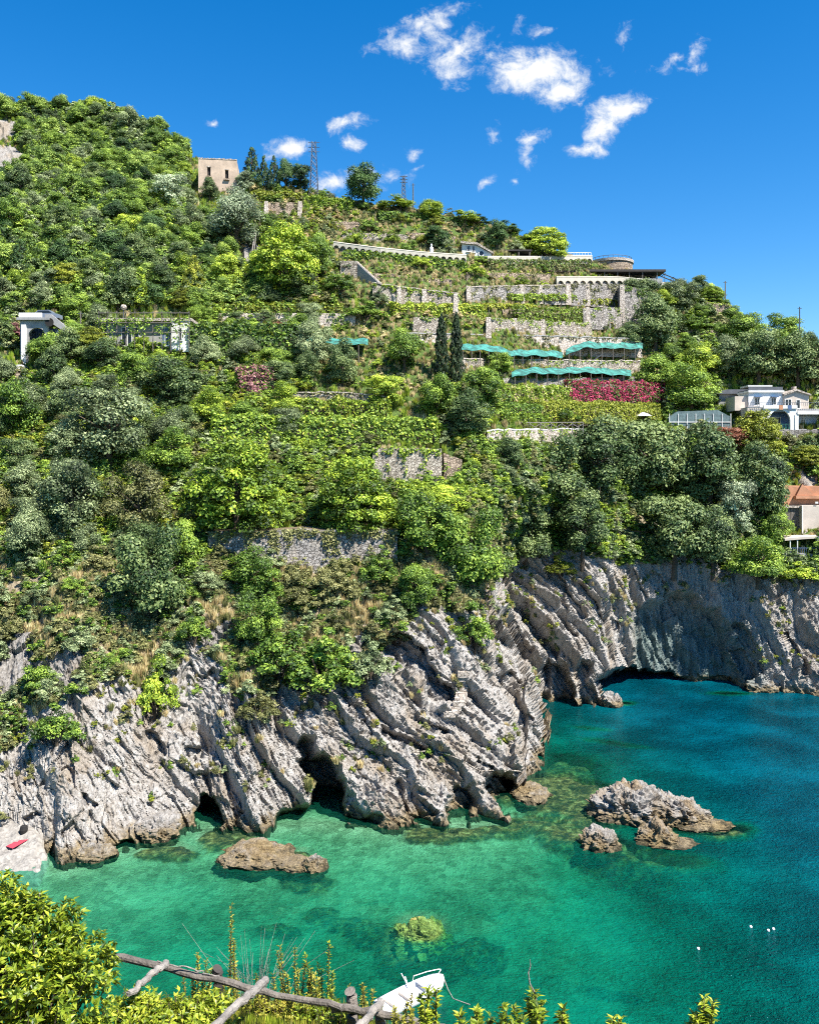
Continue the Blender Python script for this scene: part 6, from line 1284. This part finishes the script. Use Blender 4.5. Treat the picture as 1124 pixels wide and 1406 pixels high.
# pale pebble beach in the recess of the cliff
bxg = np.linspace(-120, 92, 70); byg = np.linspace(1250, 1128, 56); GX, GY = np.meshgrid(bxg, byg); tq = (1212 - GY) / 84; GZ = np.where(tq > 0, -.3 + 2.0 * np.abs(tq) ** 1.2, -.3 + 4.5 * tq) + .25 * smooth(50, 84, GX) * 0; GD = (H - GZ) * F / (GY - HOR); bx_, by2 = (GX - CX) / F * GD, GD; GZ = GZ + .22 * fbm(bx_ / .9, by2 / .9, bx_ * 0, 4, .65) - 3.2 * smooth(50, 92, GX + 10 * perlin(GX / 14, GY / 9, GX * 0 + 2))
gi2 = np.arange(GX.size).reshape(GX.shape); m, t, out = new_mat('beach_pebbles'); q = NT(t); pz = q.n('ShaderNodeTexVoronoi', {'Vector': q.pos(), 'Scale': 4.0}); cb = q.n('ShaderNodeSeparateColor', {0: pz.outputs['Color']}).outputs[0]
bb_ = q.n('ShaderNodeBsdfPrincipled', {'Base Color': q.mix(q.m('MULTIPLY', cb, q.noise(q.pos(), 1.4, 6, .7)), (.29, .27, .24), (.07, .06, .05)), 'Roughness': .9, 'Normal': q.bump(pz.outputs['Distance'], .6, .1)}); t.links.new(bb_.outputs[0], out.inputs[0])
bch = tag(link('beach', mesh_np('beach', np.stack([bx_, by2, GZ], -1).reshape(-1, 3), np.stack([gi2[:-1, :-1], gi2[:-1, 1:], gi2[1:, 1:], gi2[1:, :-1]], -1).reshape(-1, 4), m, True)), 'tiny pale pebble beach at the cliff foot', kind='structure')
bpy.context.view_layer.update(); BV.append(BVHTree.FromObject(bch, bpy.context.evaluated_depsgraph_get()))
f = foot(25, 1158); s = f.y / F; o = MB().box(-.42, .42, -.85, .85, 0, .03).build('beach_towel', M_RED); o.location = f + Vector((0, 0, .06)); o.rotation_euler = (.12, 0, -.5); tag(o, 'red towel spread on the pale little beach', 'towel')
f = foot(33, 1142); bg_ = empty('beach_bag', f); MB().lathe([(.3, -.1), (.36, .2), (.28, .5), (.12, .56)], (0, 0, 0), 10).build('body', M_VOID, bg_); MB().tube([(-.15, 0, .5), (0, 0, .72), (.15, 0, .5)], .03, 5).build('strap', M_VOID, bg_); tag(bg_, 'dark bag standing at the back of the little beach', 'bag')

# ------------------------------------------------------------------ the bank under the viewer, log fence and near plants
xb = np.linspace(-26, 26, 90); yb_ = np.concatenate([np.linspace(-6, 14, 60), np.linspace(14.6, 22, 18)]); BX, BY = np.meshgrid(xb, yb_)
BZ = np.minimum(31.4, 32.55 - .64 * BY) - .05 + .42 * smooth(8.2, 9.2, BY) * smooth(-3.6, -2.4, BX) * smooth(-.15, -.75, BX) + .12 * fbm(BX / 2, BY / 2, BX * 0, 3); BZ = np.where(BY > 13, BZ - 3.2 * (BY - 13), BZ)
bi = np.arange(BX.size).reshape(BX.shape); me = mesh_np('near_bank', np.stack([BX, BY, BZ], -1).reshape(-1, 3), np.stack([bi[:-1, :-1], bi[:-1, 1:], bi[1:, 1:], bi[1:, :-1]], -1).reshape(-1, 4), M_HILL, True); add_attr(me, 'rock', BX * 0 + .0); add_attr(me, 'green', BX * 0 + .45)
bank = tag(link('near_bank', me), 'grassy bank falling away below the viewer', kind='structure'); bpy.context.view_layer.update(); BBV = BVHTree.FromObject(bank, bpy.context.evaluated_depsgraph_get())
def bank_z(x, y): h = BBV.ray_cast(Vector((x, y, 80)), Vector((0, 0, -1))); return h[0].z if h[0] is not None else 25.0
fence = empty('log_fence', P(380, 1360, 9.2)); tag(fence, 'weathered log fence on the bank below the viewer', 'fence'); F0 = fence.location.copy()
def log(name, pts, r, mat):
    q = MB(); P_ = []; g = np.random.default_rng(int(abs(pts[0][0]) * 31 + abs(pts[0][1]) * 7))
    A, B = P(*pts[0]), P(*pts[-1]); n = 16
    for i in range(n + 1):
        t = i / n; xs = np.linspace(0, 1, len(pts)); v = Vector([float(np.interp(t, xs, [P(*p_)[k] for p_ in pts])) for k in range(3)]); P_.append(v + Vector(g.normal(0, .008, 3)) - F0)
    random.seed(int(pts[0][0])); q.tube(P_, [r * (1.08 - .2 * i / n + g.normal(0, .03)) for i in range(n + 1)], 10, True, .06); return q.build(name, mat, fence, False)
log('rail', [(150, 1312, 9.8), (260, 1336, 9.5), (375, 1366, 9.2), (470, 1384, 9.0)], .038, M_GREYW); log('rail', [(455, 1382, 9.1), (540, 1396, 8.9), (610, 1412, 8.8)], .038, M_GREYW)
log('post', [(298, 1330, 9.55), (299, 1352, 9.55), (298, 1440, 9.55)], .05, M_DARKW); log('post', [(483, 1362, 9.15), (484, 1450, 9.15)], .055, M_GREYW); log('post', [(521, 1392, 9.0), (521, 1470, 9.0)], .05, M_GREYW)
log('brace', [(228, 1322, 9.3), (205, 1340, 8.9), (178, 1366, 8.5)], .033, M_PALEW); log('brace', [(366, 1346, 9.0), (330, 1376, 8.4), (285, 1420, 7.8)], .04, M_PALEW); log('brace', [(524, 1376, 8.9), (500, 1402, 8.4), (480, 1430, 8.1)], .038, M_PALEW)
log('tie_wire', [(215, 1320, 9.5), (262, 1330, 9.45), (300, 1342, 9.4)], .008, M_PALEW)
# near leaves: folded, pointed leaves set round twig tips
NL = {'leaf': leaf_mat('near_leaf', (.025, .06, .006), (.19, .27, .018), (.52, .56, .06), .35, .2, .4), 'spurge': leaf_mat('near_spurge', (.07, .09, .012), (.26, .28, .03), (.54, .46, .08), .35, .2, .45), 'dry': leaf_mat('near_dry', (.2, .15, .07), (.42, .35, .2), (.6, .54, .38), .2, .2)}
def sprig_leaves(tips, dirs, per, length, g, spread=.9, along=.12):
    C, T = [], []; V_, F_ = [], []; n = 0; tips = np.asarray(tips); dirs = np.asarray(dirs)
    k = len(tips) * per; tp = np.repeat(tips, per, 0); dr_ = np.repeat(dirs, per, 0); dr_ = dr_ / np.linalg.norm(dr_, axis=1)[:, None]
    rnd = g.normal(size=(k, 3)); side = rnd - (rnd * dr_).sum(1)[:, None] * dr_; side /= np.linalg.norm(side, axis=1)[:, None]
    ax = dr_ * g.uniform(.15, .9, k)[:, None] + side * spread; ax /= np.linalg.norm(ax, axis=1)[:, None]
    base = tp - dr_ * (g.uniform(0, 1, k) ** 1.3 * along)[:, None]; L = length * g.uniform(.6, 1.25, k)[:, None]; nrm = dr_ - (dr_ * ax).sum(1)[:, None] * ax; nrm /= np.maximum(np.linalg.norm(nrm, axis=1), 1e-5)[:, None]; bi_ = np.cross(ax, nrm)
    w = L * .2; v = np.stack([base, base + ax * L * .45 + bi_ * w + nrm * L * .10, base + ax * L - nrm * L * .10, base + ax * L * .45 - bi_ * w + nrm * L * .10, base + ax * L * .5 + nrm * L * .03], 1).reshape(-1, 3)
    i0 = np.arange(k)[:, None] * 5; f = np.concatenate([i0 + [0, 1, 4], i0 + [1, 2, 4], i0 + [0, 4, 3], i0 + [4, 2, 3]], 1).reshape(-1, 3); tint = np.repeat(np.clip(g.normal(.5, .28, k), 0, 1), 4); return v, f, tint
def near_bush(name, label, cat, centre, lobes, ntips, per, length, mat, seed, stem=True):
    """lobes: (dx,dy,dz,rx,ry,rz) ellipsoids about the centre"""
    g = np.random.default_rng(seed); root = empty(name, centre); tag(root, label, cat); tips, dirs = [], []; vol = np.array([l[3] * l[5] for l in lobes]); vol = vol / vol.sum()
    for l, p_ in zip(lobes, vol):
        n = int(ntips * p_); d = g.normal(size=(n, 3)); d /= np.linalg.norm(d, axis=1)[:, None]; d[:, 2] = np.where(d[:, 2] < -.5, -d[:, 2], d[:, 2]); r = g.uniform(.45, 1.06, n) ** .6
        tips.append(np.array(l[:3]) + d * r[:, None] * np.array(l[3:])); dirs.append(d * [1, 1, .7] + [0, 0, .75] + g.normal(0, .3, (n, 3)))
    tips, dirs = np.concatenate(tips), np.concatenate(dirs); v, f, t_ = sprig_leaves(tips, dirs, per, length, g); me = mesh_np('leaves', v, f, mat); add_attr(me, 'tint', t_, 'FACE'); link('leaves', me, root)
    q = MB()
    for i in range(0, len(tips), max(1, len(tips) // 160)):
        tpt = Vector(tips[i]); b_ = Vector((tpt.x * .3, tpt.y * .3, tpt.z - .8)); q.tube([b_, (b_ + tpt) / 2 + Vector(g.normal(0, .03, 3)), tpt], [.012, .008, .004], 5, False)
    q.build('stems', M_BARK, root); return root
c = P(40, 1400, 7.4)
near_bush('leafy_bush', 'large bright leafy bush filling the lower left corner', 'bush', c, [(-.15, 0, .25, .62, .5, .75), (.25, -.1, .1, .5, .45, .55), (.42, .15, .35, .28, .3, .32), (-.35, .1, .75, .35, .35, .45), (.1, -.3, -.2, .8, .4, .4), (-.75, 0, .3, .5, .5, .8), (.55, -.2, -.2, .35, .3, .3), (.28, .1, .62, .16, .2, .34), (.02, .1, .72, .14, .16, .32)], 1900, 12, .07, NL['leaf'], 41)
near_bush('leafy_bush', 'bright leafy shrub between the corner bush and the first brace log', 'bush', P(235, 1405, 8.6), [(0, 0, 0, .5, .35, .22), (-.35, .1, .05, .3, .3, .2), (.35, .1, .02, .3, .3, .18)], 420, 12, .065, NL['leaf'], 42)
near_bush('leafy_bush', 'low bright shrub under the middle of the log rail', 'bush', P(372, 1408, 9.5), [(0, 0, 0, .42, .3, .24), (.3, .1, -.02, .25, .25, .2)], 300, 11, .05, NL['spurge'], 43)
near_bush('leafy_bush', 'low yellow green shrub between the two fence posts', 'bush', P(445, 1412, 9.4), [(0, 0, 0, .36, .3, .26), (-.25, .1, .05, .22, .25, .2)], 280, 11, .05, NL['leaf'], 44)
def spurge(label, x, yb, yt, d, n, spread, seed, mat='spurge', name='spurge_plant', length=.05):
    g = np.random.default_rng(seed); base = P(x, yb, d); root = empty(name, base); tag(root, label, 'plant'); q = MB(); tips, dirs = [], []; hgt = (yb - yt) * d / F
    for i in range(n):
        a = g.uniform(0, 6.28); h = hgt * (1 if i == 0 else g.uniform(.45, .95)); lean = spread * (0 if i == 0 else g.uniform(.2, 1)); top = Vector((lean * math.cos(a), lean * math.sin(a), h)); p0 = Vector((lean * .25 * math.cos(a), lean * .25 * math.sin(a), -.5)); md = (p0 + top) / 2 + Vector((0, 0, .05)) + Vector(g.normal(0, .02, 3))
        q.tube([p0, md, top], [.009, .007, .003], 5, False)
        for t in np.linspace(.25, 1, 14): v_ = md.lerp(top, (t - .25) / .75); tips.append(tuple(v_)); dirs.append(tuple((top - md).normalized() + Vector(g.normal(0, .15, 3))))
    q.build('stems', M_BARK, root); v, f, t_ = sprig_leaves(tips, dirs, 7, length, g, 1.0, .05); me = mesh_np('leaves', v, f, NL[mat]); add_attr(me, 'tint', t_, 'FACE'); link('leaves', me, root); return root
for a in [('tallest yellow spurge stem rising beside the first fence post', 318, 1400, 1242, 9.9, 4, .12, 51), ('bushy spurge clump in the middle of the fence', 405, 1400, 1300, 9.8, 11, .38, 52), ('leaning spurge stems above the fence near the boat', 452, 1400, 1292, 9.9, 7, .32, 53), ('short spurge left of the first fence post', 272, 1385, 1308, 9.8, 7, .2, 54), ('dense spurge tuft against the middle of the rail', 375, 1408, 1338, 9.6, 12, .4, 63), ('yellow spurge between the middle clump and the second post', 438, 1408, 1345, 9.6, 12, .35, 64), ('low spurge tuft at the foot of the first post', 320, 1410, 1345, 9.7, 12, .35, 65), ('yellow spurge around the second post', 500, 1412, 1358, 9.4, 10, .3, 66),
          ('low spurge in front of the boat stern', 560, 1412, 1376, 8.4, 9, .25, 55), ('upright leafy sprig overlapping the boat', 588, 1420, 1358, 7.2, 5, .10, 56), ('broad yellow green sprig right of the boat', 655, 1420, 1384, 6.6, 8, .14, 57), ('tall yellow green sprig with a curled dry stem', 735, 1420, 1362, 6.6, 9, .16, 58), ('small yellow sprig between the tall one and the lone one', 772, 1420, 1384, 6.6, 5, .08, 59),
          ('lone leafy sprig at the bottom edge under the blue water', 966, 1425, 1370, 6.4, 6, .08, 60), ('low yellow sprig at the bottom edge', 695, 1424, 1388, 6.4, 7, .14, 61), ('tiny sprig tip poking in at the bottom edge', 850, 1424, 1399, 6.4, 3, .06, 62)]: spurge(*a, mat='leaf' if 'lea' in a[0] or 'sprig' in a[0] else 'spurge', length=.06 if 'sprig' in a[0] else .045)
tw = P(735, 1368, 6.6); q = MB(); q.tube([P(736, 1372, 6.6) - tw, P(733, 1362, 6.6) - tw, P(727, 1350, 6.6) - tw, P(725, 1336, 6.6) - tw, P(728, 1326, 6.6) - tw, P(727, 1317, 6.6) - tw], [.008, .007, .006, .005, .004, .002], 5); o = q.build('dried_tendril', M_PALEW); o.location = tw; tag(o, 'curled pale dry stem against the water', 'stem')
# dry grass on the bank round the fence
g = np.random.default_rng(77); n = 9000; bx = g.uniform(-4.4, .1, n); by = g.uniform(7.4, 11.8, n); keepm = fbm(bx / .5, by / .5, bx * 0, 2) > -.3; bx, by = bx[keepm], by[keepm]; n = len(bx); bz = np.array([bank_z(x, y) for x, y in zip(bx, by)]); pt_ = np.stack([bx, by, bz], -1)
scl = np.repeat(g.uniform(.14, .36, (n, 1)), 3, 1) * [.6, .6, 1.0] * (1 + .5 * smooth(9.4, 10.2, by))[:, None]; rt = np.zeros((n, 3)); rt[:, 2] = g.uniform(0, 6.28, n)
scatter('bank_grass', pt_, rt, scl, g.integers(0, 6, n), [(TF[0], LM['scrub']), (TF[1], NL['spurge']), (TF[2], NL['leaf']), (TF[0], NL['leaf']), (TF[1], LM['bright']), (TF[2], NL['spurge'])], 'dry and green grass along the log fence', 'grass')
r_ = empty('dry_grass_clump', P(352, 1380, 10.2)); q = MB()
for i in range(46):
    a = g.normal(0, .35); h = g.uniform(.35, .85); q.tube([(a * .3, 0, -.3), (a * .6, g.normal(0, .1), h * .5), (a * 1.2 + g.normal(0, .06), g.normal(0, .15), h)], [.003, .0025, .0012], 4, False)
q.build('stalks', M_PALEW, r_); MB().lathe([(.05, -.4), (.12, -.25), (.03, .0)], (0, 0, 0), 8).build('crown', M_SOIL, r_); tag(r_, 'fan of thin pale dry grass stalks behind the fence rail', 'grass')
